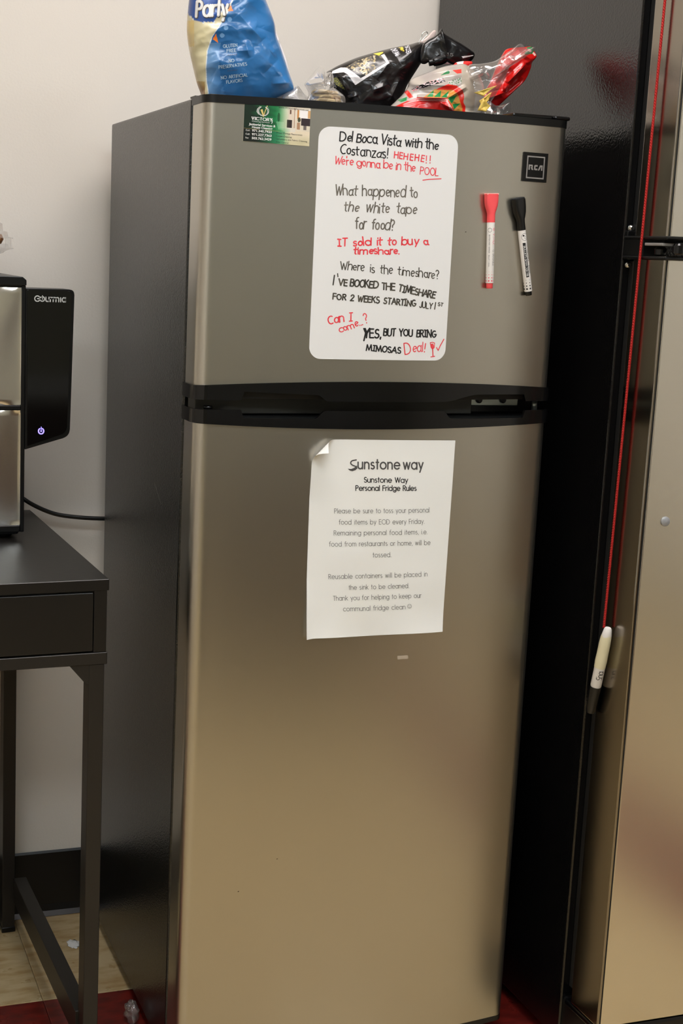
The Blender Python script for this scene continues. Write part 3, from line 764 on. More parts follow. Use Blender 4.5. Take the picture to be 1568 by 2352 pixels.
# clear pastry container on top of the air fryer
SQ = lambda a: 1.0 / (abs(math.cos(a)) ** 5 + abs(math.sin(a)) ** 5) ** 0.2
cl = tag(empty('pastry_container', (-0.2895, 0.46, 1.169), (0, 0, 0.0)), 'clear plastic clamshell pastry container on top of the air fryer', 'container')
CR = 0.0
base = [(0.070, 0.0004), (0.074, 0.002), (0.082, 0.030), (0.094, 0.034), (0.097, 0.037), (0.103, 0.0395), (0.108, 0.0405), (0.1092, 0.0418), (0.104, 0.0425), (0.101, 0.0460), (0.100, 0.0478)]
lathe('tray', base, M['clam'], cl, 64, cap=False, sq=SQ)
lid = [(0.1080, 0.0560), (0.1075, 0.0575), (0.1010, 0.0585), (0.0995, 0.0660), (0.0935, 0.0675), (0.0925, 0.0780), (0.086, 0.0815), (0.02, 0.0825), (0.0, 0.0825)]
lathe('lid', lid, M['clam'], cl, 64, cap=False, sq=SQ)
for sx, sy in ((1, 1), (1, -1), (-1, 1), (-1, -1)):
    o = box('corner_clip', sx * 0.094 - 0.004, sx * 0.094 + 0.004, sy * 0.094 - 0.004, sy * 0.094 + 0.004, 0.0425, 0.0580, M['clam'], cl, 0.001)
# scalloped pastry inside
def pastry(name, parent=None):
    vs = []; fs = []; n = 140
    rings = [(0.0, 0.012), (0.05, 0.0125), (0.074, 0.0130), (0.086, 0.0165), (0.0935, 0.0180), (0.0965, 0.0125), (0.0930, 0.0055), (0.080, 0.0), (0.0, 0.0)]
    for j, (r, h) in enumerate(rings):
        for i in range(n):
            a = 2 * math.pi * i / n; k = 1 + (0.028 * abs(math.sin(a * 22)) if 2 < j < 7 else 0)
            vs.append((r * k * math.cos(a), r * k * math.sin(a), h + (0.0022 * abs(math.sin(a * 22)) if j in (3, 4) else 0)))
    for j in range(len(rings) - 1):
        for i in range(n): fs.append((j * n + i, j * n + (i + 1) % n, (j + 1) * n + (i + 1) % n, (j + 1) * n + i))
    return put(name, vs, fs, M['pie'], parent, True)
pt = pastry('pie'); pt.location = (-0.288, 0.46, 1.169 + 0.0422)
tag(pt, 'golden brown crimped pastry inside the clear container', 'pastry')

# unseen brown island cabinet, added for the dark band mirrored in the lower door
isl = tag(empty('added_island_cabinet', (0.50, -2.25, 0)), 'brown wooden island cabinet with a grey top, added behind the camera to darken the door reflections', 'cabinet')
box('plinth', -0.60, 0.60, -0.27, 0.27, 0, 0.08, M['blk_m'], isl, 0.002)
box('carcass', -0.64, 0.64, -0.30, 0.30, 0.08, 0.72, M['cab'], isl, 0.002)
box('worktop', -0.67, 0.67, -0.33, 0.34, 0.72, 0.755, M['cabtop'], isl, 0.004)
for k in range(3):
    d = box('door', -0.635 + k * 0.425, -0.635 + k * 0.425 + 0.42, 0.30, 0.318, 0.085, 0.715, M['cab'], isl, 0.002)
    h = tube('handle', [(-0.56 + k * 0.425, 0.318, 0.60), (-0.56 + k * 0.425, 0.34, 0.60), (-0.46 + k * 0.425, 0.34, 0.60), (-0.46 + k * 0.425, 0.318, 0.60)], 0.004, M['hinge'], d, 8)

# ================================================================== NOTES ON THE DOORS
# cleaning-company card
cs = Sheet((0, 0, 100, 100), [(0.0511, 1.4113), (0.1398, 1.4096), (0.1399, 1.3585), (0.0507, 1.3607)], fy)
def colour_panel(name, sheet, nu, nv, rect, thick, cfn, m, parent=None):
    """thin sheet with a printed face: a colour per small cell"""
    o = panel_from_sheet(name, sheet, rect, thick, m, parent, nu, nv)
    me = o.data; ca = me.color_attributes.new('col', 'FLOAT_COLOR', 'CORNER')
    buf = np.ones(len(me.loops) * 4, dtype=np.float32)
    for p in me.polygons:
        if p.index < nu * nv * 2 and p.index % 2 == 0:
            q = p.index // 2; i = q % nu; j = q // nu
            c = lin(cfn(rect[0] + (rect[2] - rect[0]) * (i + .5) / nu, rect[1] + (rect[3] - rect[1]) * (j + .5) / nv))
        else: c = lin((225, 220, 210))
        for li in p.loop_indices: buf[4 * li:4 * li + 3] = c
    ca.data.foreach_set('color', buf); return o
def mix(a, b, t): t = max(0, min(1, t)); return tuple(a[i] + (b[i] - a[i]) * t for i in range(3))
def card_col(u, v):
    n = noise.noise(Vector((u * .06, v * .09, 2.0)))
    room = mix((226, 214, 196), (204, 190, 166), v / 110 + n * .2)
    if v > 64: room = mix((222, 206, 180), (196, 186, 150), (v - 64) / 40 + n * .4)
    # the printed interior photo
    if 66 < u < 74.5 and 10 < v < 58: room = (216, 200, 182)
    if 75 < u < 76.5 and 8 < v < 60: room = (140, 88, 58)
    if 68.5 < u < 71 and 13 < v < 24: room = (96, 70, 56)
    if 80 < u < 82.5 and 12 < v < 34: room = (196, 126, 56)
    if 96.5 < u and 12 < v < 30: room = (206, 160, 110)
    if 84 < u < 96 and 12 < v < 32: room = (236, 230, 228)
    if 64.5 < u < 72 and 38 < v < 58: room = (44, 34, 34)
    if 86.5 < u and 32 < v < 50: room = (52, 40, 44)
    if 90 < u < 95 and 50 < v < 60: room = (110, 100, 96)
    if (u - 83) ** 2 / 5 + (v - 36) ** 2 / 40 < 1: room = (70, 72, 50)
    if 80 < u < 85 and 44 < v < 60: room = (170, 130, 100)
    if 60 < u < 78 and 58 < v < 68: room = (214, 206, 192)
    g = mix((12, 34, 22), (22, 112, 62), (u - 8) / 42 + n * .5)
    g = mix(g, (120, 178, 120), (u - 46) / 18)
    if 48 < u < 60 and 45 < v < 64 and (u - 48) > (v - 45) * .2: g = mix(g, (150, 200, 158), .5)
    if (u - 52) ** 2 / 4 + (v - 34) ** 2 / 130 < 1: g = mix(g, (20, 70, 40), .8)
    c = mix(g, room, (u - 52) / 16 - (.2 if v > 60 else 0))
    if v > 68 and u < 62: c = mix(mix((16, 22, 18), (40, 130, 84), (u - 18) / 34), (172, 190, 150), (u - 50) / 22)
    return c
card = tag(colour_panel('business_card', cs, 130, 76, (0, 0, 100, 100), 0.0009, card_col, M['attr']),
           'green magnetic business card of a cleaning service at the top of the freezer door', 'card')
ik = Ink(); e = 0.00105
ik.text('VICTORY', (11.5, 45.2), (42, 45.6), 7.0, 1.1, cs, e=e, gap=.28)
for q in (((11.2, 38.6), (15, 38.6)), ((16.8, 38.6), (18.8, 38.6)), ((16.8, 45.2), (18.8, 45.2)), ((31.5, 45.4), (33.5, 45.4))): ik.line(q, .6, cs, e)
ik.line([(40.2, 39), (42.4, 42.5), (42.2, 49.5), (41.2, 51)], .9, cs, e)
solid_text(ik, 'Cleaning Services', (12, 50.2), (38.5, 50.6), 3.0, cs, 0.0, e=e)
solid_text(ik, 'Janitorial Services &', (7.8, 59.0), (47.5, 59.8), 5.6, cs, 0.02, e=e); solid_text(ik, 'House Cleaning', (12.5, 66.0), (43, 66.6), 5.6, cs, 0.02, e=e)
for i, t in enumerate(('971.340.7923', '971.227.7363', '503.762.3429')):
    solid_text(ik, t, (12.8, 74.8 + 9.4 * i), (42.2, 75.0 + 9.4 * i), 5.8, cs, 0.022, e=e)
    solid_text(ik, ('Cell:', 'Cell:', 'Fax:')[i], (3.4, 74.3 + 9.4 * i), (9.6 - (1.5 if i == 2 else 0), 74.4 + 9.4 * i), 4.2, cs, 0, e=e)
for sgn in (-1, 1):      # laurel wreath
    for k in range(9):
        a = math.radians(-80 + k * 17); x = 28.2 + sgn * 7.2 * math.cos(a); y = 23 - 11.5 * math.sin(a)
        ik.line([(x, y), (x + sgn * 1.4, y - 2.6)], .9, cs, e); ik.line([(x, y), (x - sgn * 1.0, y - 2.4)], .7, cs, e)
ik.line([(21.5, 31), (18.5, 24), (19.5, 17), (22.5, 13.5)], .5, cs, e)
o = ik.build('lettering', M['white_pr'], card)
ik = Ink(); ik.poly([(24, 19), (27, 17), (29.2, 30), (28.6, 37)], cs, e); ik.line([(28.8, 36), (31, 22), (34, 8)], 1.2, cs, e)
ik.line([(1, 67.5), (54, 69)], .35, cs, e); ik.build('gold_emblem', M['gold_pr'], card)
ik = Ink()
solid_text(ik, 'www.VCleaningServices.net', (51, 11.0), (97, 12.2), 4.6, cs, 0, e=e)
for i, (t, x1) in enumerate((('Water Damage Restoration', 88.5), ('Carpet Cleaning', 72.5), ('Upholstery and Fabric Cleaning', 96.5), ('Odor Control', 68))):
    solid_text(ik, t, (49, 74.6 + 7.6 * i), (x1, 75.2 + 7.6 * i), 4.2, cs, 0, e=e)
ik.build('black_lettering', M['print_k'], card)

# whiteboard sheet
bd = Sheet((700, 280, 1060, 840), [(0.1331, 1.3894), (0.3595, 1.4036), (0.3837, 1.0721), (0.1477, 1.0695)], fy)
def rounded_sheet(name, x0, x1, z0, z1, r, y0off, thick, m):
    """rounded rectangle following the bowed door: front face at door - y0off - thick"""
    cols = []; n = 48
    xs = [x0 + r * (1 - math.cos(math.pi / 2 * i / 10)) for i in range(11)]
    xs += [x0 + r + (x1 - x0 - 2 * r) * i / 24 for i in range(1, 24)] + [x1 - r + r * math.sin(math.pi / 2 * i / 10) for i in range(11)]
    vs = []; fs = []
    for x in xs:
        d = 0
        if x < x0 + r: d = r - math.sqrt(max(0, r * r - (x0 + r - x) ** 2))
        if x > x1 - r: d = r - math.sqrt(max(0, r * r - (x - x1 + r) ** 2))
        a = Vector((x, door_front_y(x) - y0off, 0)); 
        vs += [(x, a.y, z0 + d), (x, a.y, z1 - d), (x, a.y - thick, z1 - d), (x, a.y - thick, z0 + d)]
    for i in range(len(xs) - 1):
        for k in range(4): fs.append((4 * i + k, 4 * i + (k + 1) % 4, 4 * i + 4 + (k + 1) % 4, 4 * i + 4 + k))
    fs += [(0, 1, 2, 3), tuple(4 * (len(xs) - 1) + k for k in range(4))]
    bm = bmesh.new(); bv = [bm.verts.new(v) for v in vs]
    for f in fs: bm.faces.new([bv[i] for i in f])
    return from_bm(name, bm, m)
wb = rounded_sheet('whiteboard', 0.1522, 0.3555, 1.0790, 1.3855, 0.0165, 0.0003, 0.0009, M['white_board'])
tag(wb, 'white magnetic dry-erase board with black and red handwriting on the freezer door', 'whiteboard')
e = 0.00135
K, Gk, D_, R_ = Ink(), Ink(), Ink(), Ink()
K.text('Del Boca Vista with the', (775.5, 322), (1001, 342), 20, 3.0, bd, 1, 3, e=e, gap=.12, space=.28)
K.text('Costanzas!', (776, 351), (883.5, 362), 20, 2.7, bd, 1, 5, e=e, gap=.14)
R_.text('HEHEHE', (898.4, 360.5), (968, 369.5), 13.5, 2.6, bd, .6, 8, e=e, gap=.34)
for x in (974, 983): R_.line([(x, 356), (x - .8, 367)], 2.2, bd, e); R_.line([(x - 1, 371.5), (x - 1, 372.3)], 2.3, bd, e)
R_.text("We're gonna be in the", (764, 374), (947, 391), 17, 2.2, bd, 1, 11, e=e, gap=.12, space=.26)
R_.text('POOL', (958.5, 397.5), (1001.5, 400.5), 16.5, 2.0, bd, .6, 12, e=e, gap=.12)
R_.line([(965, 410.8), (980, 408.6), (1008.7, 407.4)], 2.0, bd, e)
Gk.text('What happened to', (766, 443.5), (953, 450), 23, 2.7, bd, 1, 21, e=e, gap=.14, space=.40)
Gk.text('the white tape', (785, 481.5), (949, 487.5), 22, 2.7, bd, 1, 22, slant=.1, e=e, gap=.16, space=.6)
Gk.text('for food?', (810, 521), (898, 524), 23, 2.9, bd, 1, 24, slant=.08, e=e, gap=.1, space=.6)
R_.text('IT sold it to buy a', (771.5, 560), (978, 556.5), 17, 3.1, bd, 1, 31, e=e, gap=.14, space=.40)
R_.text('timeshare.', (806, 579), (909, 578.5), 15, 3.1, bd, 1, 33, e=e, gap=.14)
D_.text('Where is the timeshare?', (777, 614), (1003, 636.5), 19, 2.3, bd, 1, 41, e=e, gap=.13, space=.50)
D_.line([(763.5, 628), (760.5, 650)], 3.0, bd, e); D_.line([(770.5, 624), (771.2, 631)], 2.4, bd, e)
D_.text('VE', (773, 650), (790.5, 652), 14, 3.2, bd, .8, 43, e=e, gap=.2)
D_.text('BOOKED', (798, 652.5), (861, 658), 16, 3.3, bd, .8, 44, e=e, gap=.12)
D_.text('THE', (870, 660), (899, 663), 15, 3.3, bd, .8, 45, e=e, gap=.16)
D_.text('TIMESHARE', (908, 664.5), (993, 681.5), 15.5, 3.3, bd, .8, 46, e=e, gap=.16)
D_.text('FOR 2 WEEKS STARTING', (760, 683), (948, 700), 13.5, 3.1, bd, .8, 47, e=e, gap=.18, space=.42)
D_.text('JULY', (957, 702.5), (986, 705.5), 13.5, 2.5, bd, .8, 48, e=e, gap=.24); D_.line([(995.5, 691), (993, 706.5)], 2.6, bd, e); D_.text('ST', (1001, 698), (1012, 700), 7.5, 2.0, bd, .6, 49, e=e)
R_.text('Can I', (750, 741.5), (803, 733.5), 18, 2.8, bd, 1, 51, slant=.12, e=e, gap=.12)
R_.text('come...', (775.5, 762), (827, 742), 15, 2.4, bd, 1, 52, slant=.1, e=e, gap=.14)
R_.text('?', (832, 740), (840, 738), 22, 2.4, bd, .5, 53, e=e)
K.text('YES,', (829.5, 773), (866.5, 773.5), 21, 3.7, bd, .9, 61, slant=.05, e=e, gap=.14)
K.line([(829, 752), (833, 762), (829, 780)], 3.6, bd, e); K.line([(842, 751), (833, 764)], 3.4, bd, e)
K.text('BUT YOU BRING', (873.5, 768), (997, 772.5), 16.5, 3.2, bd, .9, 63, e=e, gap=.15, space=.42)
K.text('MIMOSAS', (834, 803), (912, 810), 13.5, 3.0, bd, .9, 64, e=e, gap=.16)
R_.text('D', (923, 812.5), (937, 811), 26, 2.4, bd, .4, 71, slant=.05, e=e); R_.text('eal', (941, 807), (964, 806), 21, 2.4, bd, .7, 72, slant=.08, e=e, gap=.1)
R_.line([(971.5, 787), (969.5, 800)], 2.3, bd, e); R_.line([(968.6, 806), (968.6, 807)], 2.6, bd, e)
# wine glass and tick
R_.line([(982.5, 785), (984.5, 796), (988, 800.5), (992, 796.5), (993, 786), (988, 784), (982.5, 785)], 1.8, bd, e)
R_.poly([(983.5, 788), (989, 787), (992.2, 794), (988, 800.5), (984.6, 796)], bd, e)
R_.line([(988.3, 800), (989, 817)], 2.4, bd, e); R_.line([(984, 818.6), (993, 817.2)], 2.2, bd, e)
R_.line([(997.5, 796.5), (1001.5, 803.5), (1006, 793), (1015.2, 777)], 2.3, bd, e)
for ink, nm, mm in ((K, 'black_handwriting', 'ink_b'), (Gk, 'faded_handwriting', 'ink_g'), (D_, 'dark_handwriting', 'ink_d'), (R_, 'red_handwriting', 'ink_r')):
    ink.build(nm, M[mm], wb)

# printed notice, slightly lifted, top-left corner curled over
pr = (690, 1000, 1050, 1470)
ps = Sheet(pr, [(0.1459, 0.9742), (0.3838, 0.9731), (0.4058, 0.6703), (0.1591, 0.6838)], fy)
pTL, pTR, pBR, pBL = (0.1612, 0.9695), (0.3805, 0.9660), (0.3783, 0.6856), (0.1645, 0.6862)
# the top edge (a..b) sits a little higher at the left because the sheet is bent there
def lift(x, z):
    a = (x - 0.161) / 0.219; b = (z - 0.686) / 0.282
    t = 0.0010 + 0.0012 * max(0, noise.noise(Vector((x * 16, z * 16, 5))))
    t += 0.010 * max(0, (0.10 - a) / 0.10) ** 2 * max(0, (0.30 - b) / 0.30)
    t += 0.003 * max(0, (0.14 - b) / 0.14) ** 2 * (0.5 + 0.5 * math.sin(a * 9))
    t += 0.006 * max(0, (0.22 - a) / 0.22) * max(0, (b - 0.72) / 0.28)
    return t
ps.y = lambda x, z: door_front_y(x) - lift(x, z)
def paper_sheet():
    nu, nv = 70, 90; vs = []; fs = []
    n_ = Vector((-0.62, 0.785)).normalized(); c0 = Vector((0.1955, 0.9675)); c1 = Vector((0.1612, 0.9335))
    d = (c0 - c1).normalized(); n_ = Vector((-d.y, d.x))
    if n_.dot(Vector((0.1612, 0.9695)) - c1) < 0: n_ = -n_
    for j in range(nv + 1):
        for i in range(nu + 1):
            a, b = i / nu, j / nv
            p = (1 - a) * (1 - b) * Vector(pTL) + a * (1 - b) * Vector(pTR) + a * b * Vector(pBR) + (1 - a) * b * Vector(pBL)
            s = (p - c1).dot(n_); y = door_front_y(p.x) - lift(p.x, p.y)
            if s > 0:      # wrap over a small cylinder
                r = 0.0085; th = min(s / r, 2.3); rest = max(0, s - r * 2.3)
                q = p - n_ * s + n_ * (r * math.sin(th) + rest * math.cos(2.3)); y -= r * (1 - math.cos(th)) + rest * math.sin(2.3); p = q
            vs.append((p.x, y, p.y))
    for j in range(nv):
        for i in range(nu):
            k = j * (nu + 1) + i; fs.append((k, k + 1, k + nu + 2, k + nu + 1))
    return put('notice', vs, fs, M['paper'], None, True)
nt_ = tag(paper_sheet(), 'white printed sheet of fridge rules taped to the lower refrigerator door', 'paper')
ik = Ink(); e = 0.00025
T = lambda ink, t, p0, p1, cap, wd, **k: ink.text(t, p0, p1, cap, wd, ps, e=e, **k)
LG = Ink(); T(LG, 'unstone', (815.5, 1073.6), (911, 1074.3), 21, 3.3, gap=.2); T(LG, 'way', (919.5, 1074.4), (965.5, 1074.8), 21, 3.3, gap=.2)
sp = [(811.5, 1053.8), (802, 1056), (799, 1061), (803, 1065.5), (811, 1069), (812.5, 1073)]
sp = [(q.x, q.y) for q in spline([(a, b) for a, b in sp], 4)]; LG.line(sp, 2.8, ps, e)
LG.poly([(792.5, 1073.5), (800, 1074.2), (807, 1071.5), (813, 1066), (814, 1071), (810.5, 1076.5), (803, 1079.2), (797.5, 1078)], ps, e)
LG.build('logo_lettering', M['print_l'], nt_)
BK = Ink(); T(BK, 'Sunstone Way', (829.3, 1104), (929.5, 1104.9), 11.2, 1.9); T(BK, 'Personal Fridge Rules', (810.5, 1122.8), (950, 1123), 11.2, 1.9)
BK.build('heading_lettering', M['print_k'], nt_)
for t, p0, p1 in (('Please be sure to toss your personal', (763, 1174.7), (981, 1172.3)), ('food items by EOD every Friday.', (773, 1200), (969, 1198)),
                  ('Remaining personal food items, i.e.', (762, 1225), (976, 1222)), ('food from restaurants or home, will be', (751.5, 1250.6), (983, 1246.5)),
                  ('tossed.', (849, 1274.8), (891, 1274)), ('Reusable containers will be placed in', (750.3, 1325.7), (976, 1319)),
                  ('the sink to be cleaned.', (795, 1350.5), (932.5, 1345.8)), ('Thank you for helping to keep our', (760.5, 1376), (961.5, 1368.7)),
                  ('communal fridge clean', (782.3, 1400.4), (924, 1395.3))):
    T(ik, t, p0, p1, 10.6, 0.95, gap=.18, space=.38)
ik.line([(933.6 + 4.8 * math.cos(a * .3), 1388.7 + 4.8 * math.sin(a * .3)) for a in range(22)], .7, ps, e)
ik.line([(931 + i * .9, 1389.8 + (0, .9, 1.6, 1.8, 1.6, .9, 0)[i]) for i in range(7)], .7, ps, e)
for x in (932, 935.3): ik.line([(x, 1386.6), (x, 1387.4)], 1.1, ps, e)
ik.build('body_lettering', M['print_g'], nt_)
# clear tape over the curled corner
tp = Ink(); fs_ = Sheet(pr, [(0.1459, 0.9742), (0.3838, 0.9731), (0.4058, 0.6703), (0.1591, 0.6838)], fy)
tp.poly([(712, 1056), (724, 1026), (748, 1018), (790, 1012), (770, 1024), (748, 1034), (730, 1050), (718, 1066)], fs_, 0.0007)
o = tp.build('tape', M['cleartape'], nt_); o['label'] = 'clear tape at the curled corner'
tb = Ink(); tb.poly([(905, 1505.5), (930, 1504), (931, 1512.5), (906, 1514)], fs_, 0.0006)
tag(tb.build('tape_scrap', mat('beige_tape', (176, 160, 140), 0.4)), 'small torn strip of beige tape on the lower door below the notice', 'tape')

# ================================================================== MARKERS
def cyl_text(ink, t, z0, z1, ang, cap, wd, R, hand=0):
    """text running down the barrel (reading from the cap end), letters' tops towards +x side"""
    st, W = layout(t, cap, .2, .4); k = abs(z0 - z1) / W
    class S: pass
    def at(u, v, e):   # u along barrel from z0 downwards, v upwards of the letters = +angle
        a = ang + v / R; r = R + 0.00012
        return Vector((r * math.sin(a), -r * math.cos(a), z0 - u))
    s = S(); s.at = at
    for q in st: ink.line([(x * k, y) for x, y in q], wd, s, 0)
def cyl_patch(ink, a0, a1, z0, z1, R, e=0.00006, n=6):
    for i in range(n):
        p = [a0 + (a1 - a0) * i / n, a0 + (a1 - a0) * (i + 1) / n]; b = len(ink.v); r = R + e
        ink.v += [Vector((r * math.sin(a), -r * math.cos(a), z)) for a, z in ((p[0], z0), (p[1], z0), (p[1], z1), (p[0], z1))]; ink.f.append((b, b + 1, b + 2, b + 3))
def cyl_dot(ink, ang, z, rad, R):
    b = len(ink.v); r = R + 0.0001
    for k in range(14):
        q = 2 * math.pi * k / 14; a = ang + rad * math.cos(q) / R; ink.v.append(Vector((r * math.sin(a), -r * math.cos(a), z + rad * math.sin(q))))
    ink.f.append(tuple(range(b, b + 14)))
def ring_dots(ink, R, z, sizes, step):
    for j, s in enumerate(sizes):
        for a in range(-3, 4): cyl_dot(ink, a * step, z - j * 0.0042, s, R)
def flare_cap(parent, m, L, R, Wt, Dt, seg=28):
    """cap with a wide flat eraser end; local z from 0 (top) down to -L"""
    prof = [(0, 1.0, 0.0), (0.10, .99, 0), (.25, .93, 0), (.42, .76, .3), (.56, .42, .8), (.66, .12, 1), (.75, 0, 1), (1.0, 0, 1)]
    vs = []; fs = []
    for s, k, rd in prof:
        for i in range(seg):
            a = 2 * math.pi * i / seg; c, sn = math.cos(a), math.sin(a)
            p = 2 + 4 * (1 - rd); q = (abs(c) ** p + abs(sn) ** p) ** (-1 / p)
            hw = R + (Wt / 2 - R) * k; hd = R + (Dt / 2 - R) * k
            vs.append((hw * c * q, hd * sn * q, -L * s))
    for j in range(len(prof) - 1):
        for i in range(seg): fs.append((j * seg + i, j * seg + (i + 1) % seg, (j + 1) * seg + (i + 1) % seg, (j + 1) * seg + i))
    fs += [tuple(range(seg)), tuple((len(prof) - 1) * seg + i for i in range(seg))]
    bm = bmesh.new(); bv = [bm.verts.new(v) for v in vs]
    for f in fs: bm.faces.new([bv[i] for i in f])
    o = from_bm('cap', bm, m, parent, True)
    for p in o.data.polygons:
        if len(p.vertices) > 4: p.use_smooth = False
    return o
def marker(name, top, bot, R, capL, plugL, capm, plugm, Wt, Dt, label):
    (x0, z0), (x1, z1) = top, bot
    L = math.hypot(x1 - x0, z1 - z0); tilt = math.atan2(x1 - x0, z0 - z1)
    xm = (x0 + x1) / 2; slope = (door_front_y(xm + .005) - door_front_y(xm - .005)) / .01
    stand = max(R, Dt / 2) + 0.0003
    t = empty(name, (x0, door_front_y(x0) - stand, z0)); t.rotation_mode = 'XYZ'
    # axis: local -z points from top to bottom; then turned to the door's bow
    t.matrix_world = Matrix.Translation((x0, door_front_y(x0) - stand, z0)) @ Matrix.Rotation(math.atan(slope), 4, 'Z') @ Matrix.Rotation(-tilt, 4, 'Y')
    tag(t, label, 'marker')
    flare_cap(t, capm, capL, R * 1.02, Wt, Dt)
    lathe('barrel', [(R * .99, -capL + 0.0005), (R, -capL), (R, -L + plugL + 0.0006), (R * .985, -L + plugL)][::-1], M['pen_w'], t, 36)
    lathe('end_plug', [(R * .80, -L + plugL), (R * .82, -L + plugL - 0.0005), (R * .80, -L + 0.0006), (R * .72, -L)][::-1], plugm, t, 30)
    return t, L
rm, L = marker('dry_erase_marker', (0.4105, 1.3100), (0.4172, 1.1810), 0.0056, 0.0385, 0.0075, M['pink'], M['pink'], 0.0190, 0.0100, 'white dry-erase marker with a coral red flared cap, left one on the freezer door')
box('eraser_lip', -0.0092, 0.0092, -0.0046, 0.0046, -0.0012, 0.0009, M['pink_lip'], rm, 0.0003, 1)
R = 0.0056; ik = Ink()
cyl_text(ik, 'YIHUI', -0.0535, -0.0690, 0.05, 0.0034, 0.00055, R); 
ik2c = [(0.10 + 0.30 + 0.0, -0.0478)]
for k in range(16):
    a = 2 * math.pi * k / 16; b = 2 * math.pi * (k + 1) / 16
def cyl_ring(ink, ang, z, rad, w, R):
    n = 20; b = len(ink.v); r = R + 0.0001
    for k in range(n):
        q = 2 * math.pi * k / n
        for rr in (rad, rad - w):
            a = ang + rr * math.cos(q) / R; ink.v.append(Vector((r * math.sin(a), -r * math.cos(a), z + rr * math.sin(q))))
    for k in range(n): ink.f.append((b + 2 * k, b + 2 * k + 1, b + 2 * ((k + 1) % n) + 1, b + 2 * ((k + 1) % n)))
cyl_ring(ik, 0.36, -0.0480, 0.0021, 0.0004, R); cyl_ring(ik, 0.36, -0.0480, 0.0010, 0.0004, R)
ring_dots(ik, R, -0.1060, (0.0003, 0.0006, 0.0009, 0.0012), 0.78)
ik.build('coral_print', M['pink_pr'], rm)
ik = Ink(); cyl_text(ik, 'ERASABLE', -0.0815, -0.0975, 0.08, 0.0026, 0.00032, R)
cyl_ring(ik, 0.28, -0.0775, 0.0016, 0.0003, R)
cyl_ring(ik, -0.78, -0.0490, 0.0030, 0.0004, R)
cyl_text(ik, 'WHITEBOARD MARKER  BULLET 1-3mm', -0.0550, -0.0990, -0.98, 0.0016, 0.00022, R)
ik.build('grey_print', M['print_l'], rm)
km, L = marker('dry_erase_marker', (0.4545, 1.3050), (0.4838, 1.1728), 0.0056, 0.0430, 0.0060, M['pen_k'], M['pen_k'], 0.0178, 0.0120, 'white and black dry-erase marker with a black flared cap, hung slanting at the right')
box('eraser_pad', -0.0082, 0.0082, -0.0050, 0.0050, -0.0010, 0.0022, mat('black_felt', (8, 8, 8), 0.9), km, 0.0010, 1)
ik = Ink(); cyl_patch(ik, -0.72, 0.02, -0.0605, -0.1090, R); 
ring_dots(ik, R, -0.1128, (0.0004, 0.0007, 0.0010, 0.0013), 0.86)
cyl_ring(ik, 0.05, -0.0525, 0.0052, 0.0004, R); cyl_dot(ik, -0.28, -0.0505, 0.0013, R); cyl_ring(ik, 0.15, -0.0535, 0.0018, 0.0003, R)
cyl_text(ik, 'WHITEBOARD', -0.0610, -0.0865, 0.14, 0.0029, 0.00042, R); cyl_text(ik, 'MARKER', -0.0925, -0.1040, 0.18, 0.0021, 0.00032, R)
ik.build('black_print', M['print_k'], km)
ik = Ink(); R2 = R + 0.00008; cyl_text(ik, 'BULLET1-3mm', -0.0650, -0.0930, -0.56, 0.0023, 0.0004, R2); cyl_text(ik, '|G-18', -0.0950, -0.1070, -0.56, 0.0023, 0.0004, R2)
ik.build('white_print', M['white_pr'], km)

# red string with a permanent marker
def helix(p0, p1, rad, pitch, ph, r, n=5):
    p0, p1 = Vector(p0), Vector(p1); L = (p1 - p0).length; N = int(L / pitch * 9); pts = []
    for i in range(N + 1):
        t = i / N; a = ph + 2 * math.pi * L * t / pitch; pts.append(p0.lerp(p1, t) + Vector((rad * math.cos(a), rad * math.sin(a), 0)))
    return pts
st_ = tag(empty('string', (0.602, -0.112, 1.10)), 'red twisted string hanging down beside the tall refrigerator door', 'string')
for k in range(3):
    pts = helix((0.6010, -0.1165, 1.781), (0.5990, -0.0960, 0.7010), 0.0010, 0.011, k * 2.094, 0.00125)
    o = tube('strand', pts, 0.00115, M['string'], st_, 5); o.matrix_parent_inverse = Matrix.Translation(st_.location).inverted()
o = tube('knot', [(0.6015, -0.1165, 1.779), (0.604, -0.10, 1.7835), (0.62, -0.06, 1.779), (0.63, -0.02, 1.7785)], 0.0018, M['string'], st_, 8); o.matrix_parent_inverse = Matrix.Translation(st_.location).inverted()
top = Vector((0.5970, -0.1101, 0.7049)); bot = Vector((0.5970, -0.0820, 0.5674)); ax = (bot - top); LM = ax.length; ax.normalize()
pm = tag(empty('permanent_marker'), 'white permanent marker with black cap hanging cap down on the red string', 'marker')
zloc = -ax; xloc = Vector((1, 0, 0)); yloc = zloc.cross(xloc).normalized(); xloc = yloc.cross(zloc)
pm.matrix_world = Matrix(((xloc.x, yloc.x, zloc.x, top.x), (xloc.y, yloc.y, zloc.y, top.y), (xloc.z, yloc.z, zloc.z, top.z), (0, 0, 0, 1)))
lathe('barrel', [(0.0, 0), (0.0042, -0.0003), (0.0055, -0.0022), (0.0072, -0.012), (0.0078, -0.025), (0.0080, -0.094), (0.0074, -0.096)][::-1], M['pen_w'], pm, 32, cap=False)
lathe('tape_wrap', [(0.0060, -0.006), (0.0078, -0.016), (0.0084, -0.028), (0.0083, -0.030), (0.0084, -0.045), (0.0087, -0.055), (0.0084, -0.058), (0.0083, -0.064)][::-1], M['tape'], pm, 26, cap=False, sq=lambda a: 1 + 0.02 * math.sin(3 * a))
lathe('cap', [(0.0082, -0.0955), (0.0084, -0.098), (0.0078, -0.120), (0.0068, -0.137), (0.0055, LM * -1 + .001), (0.0, -LM)][::-1], M['pen_k'], pm, 28, cap=False)
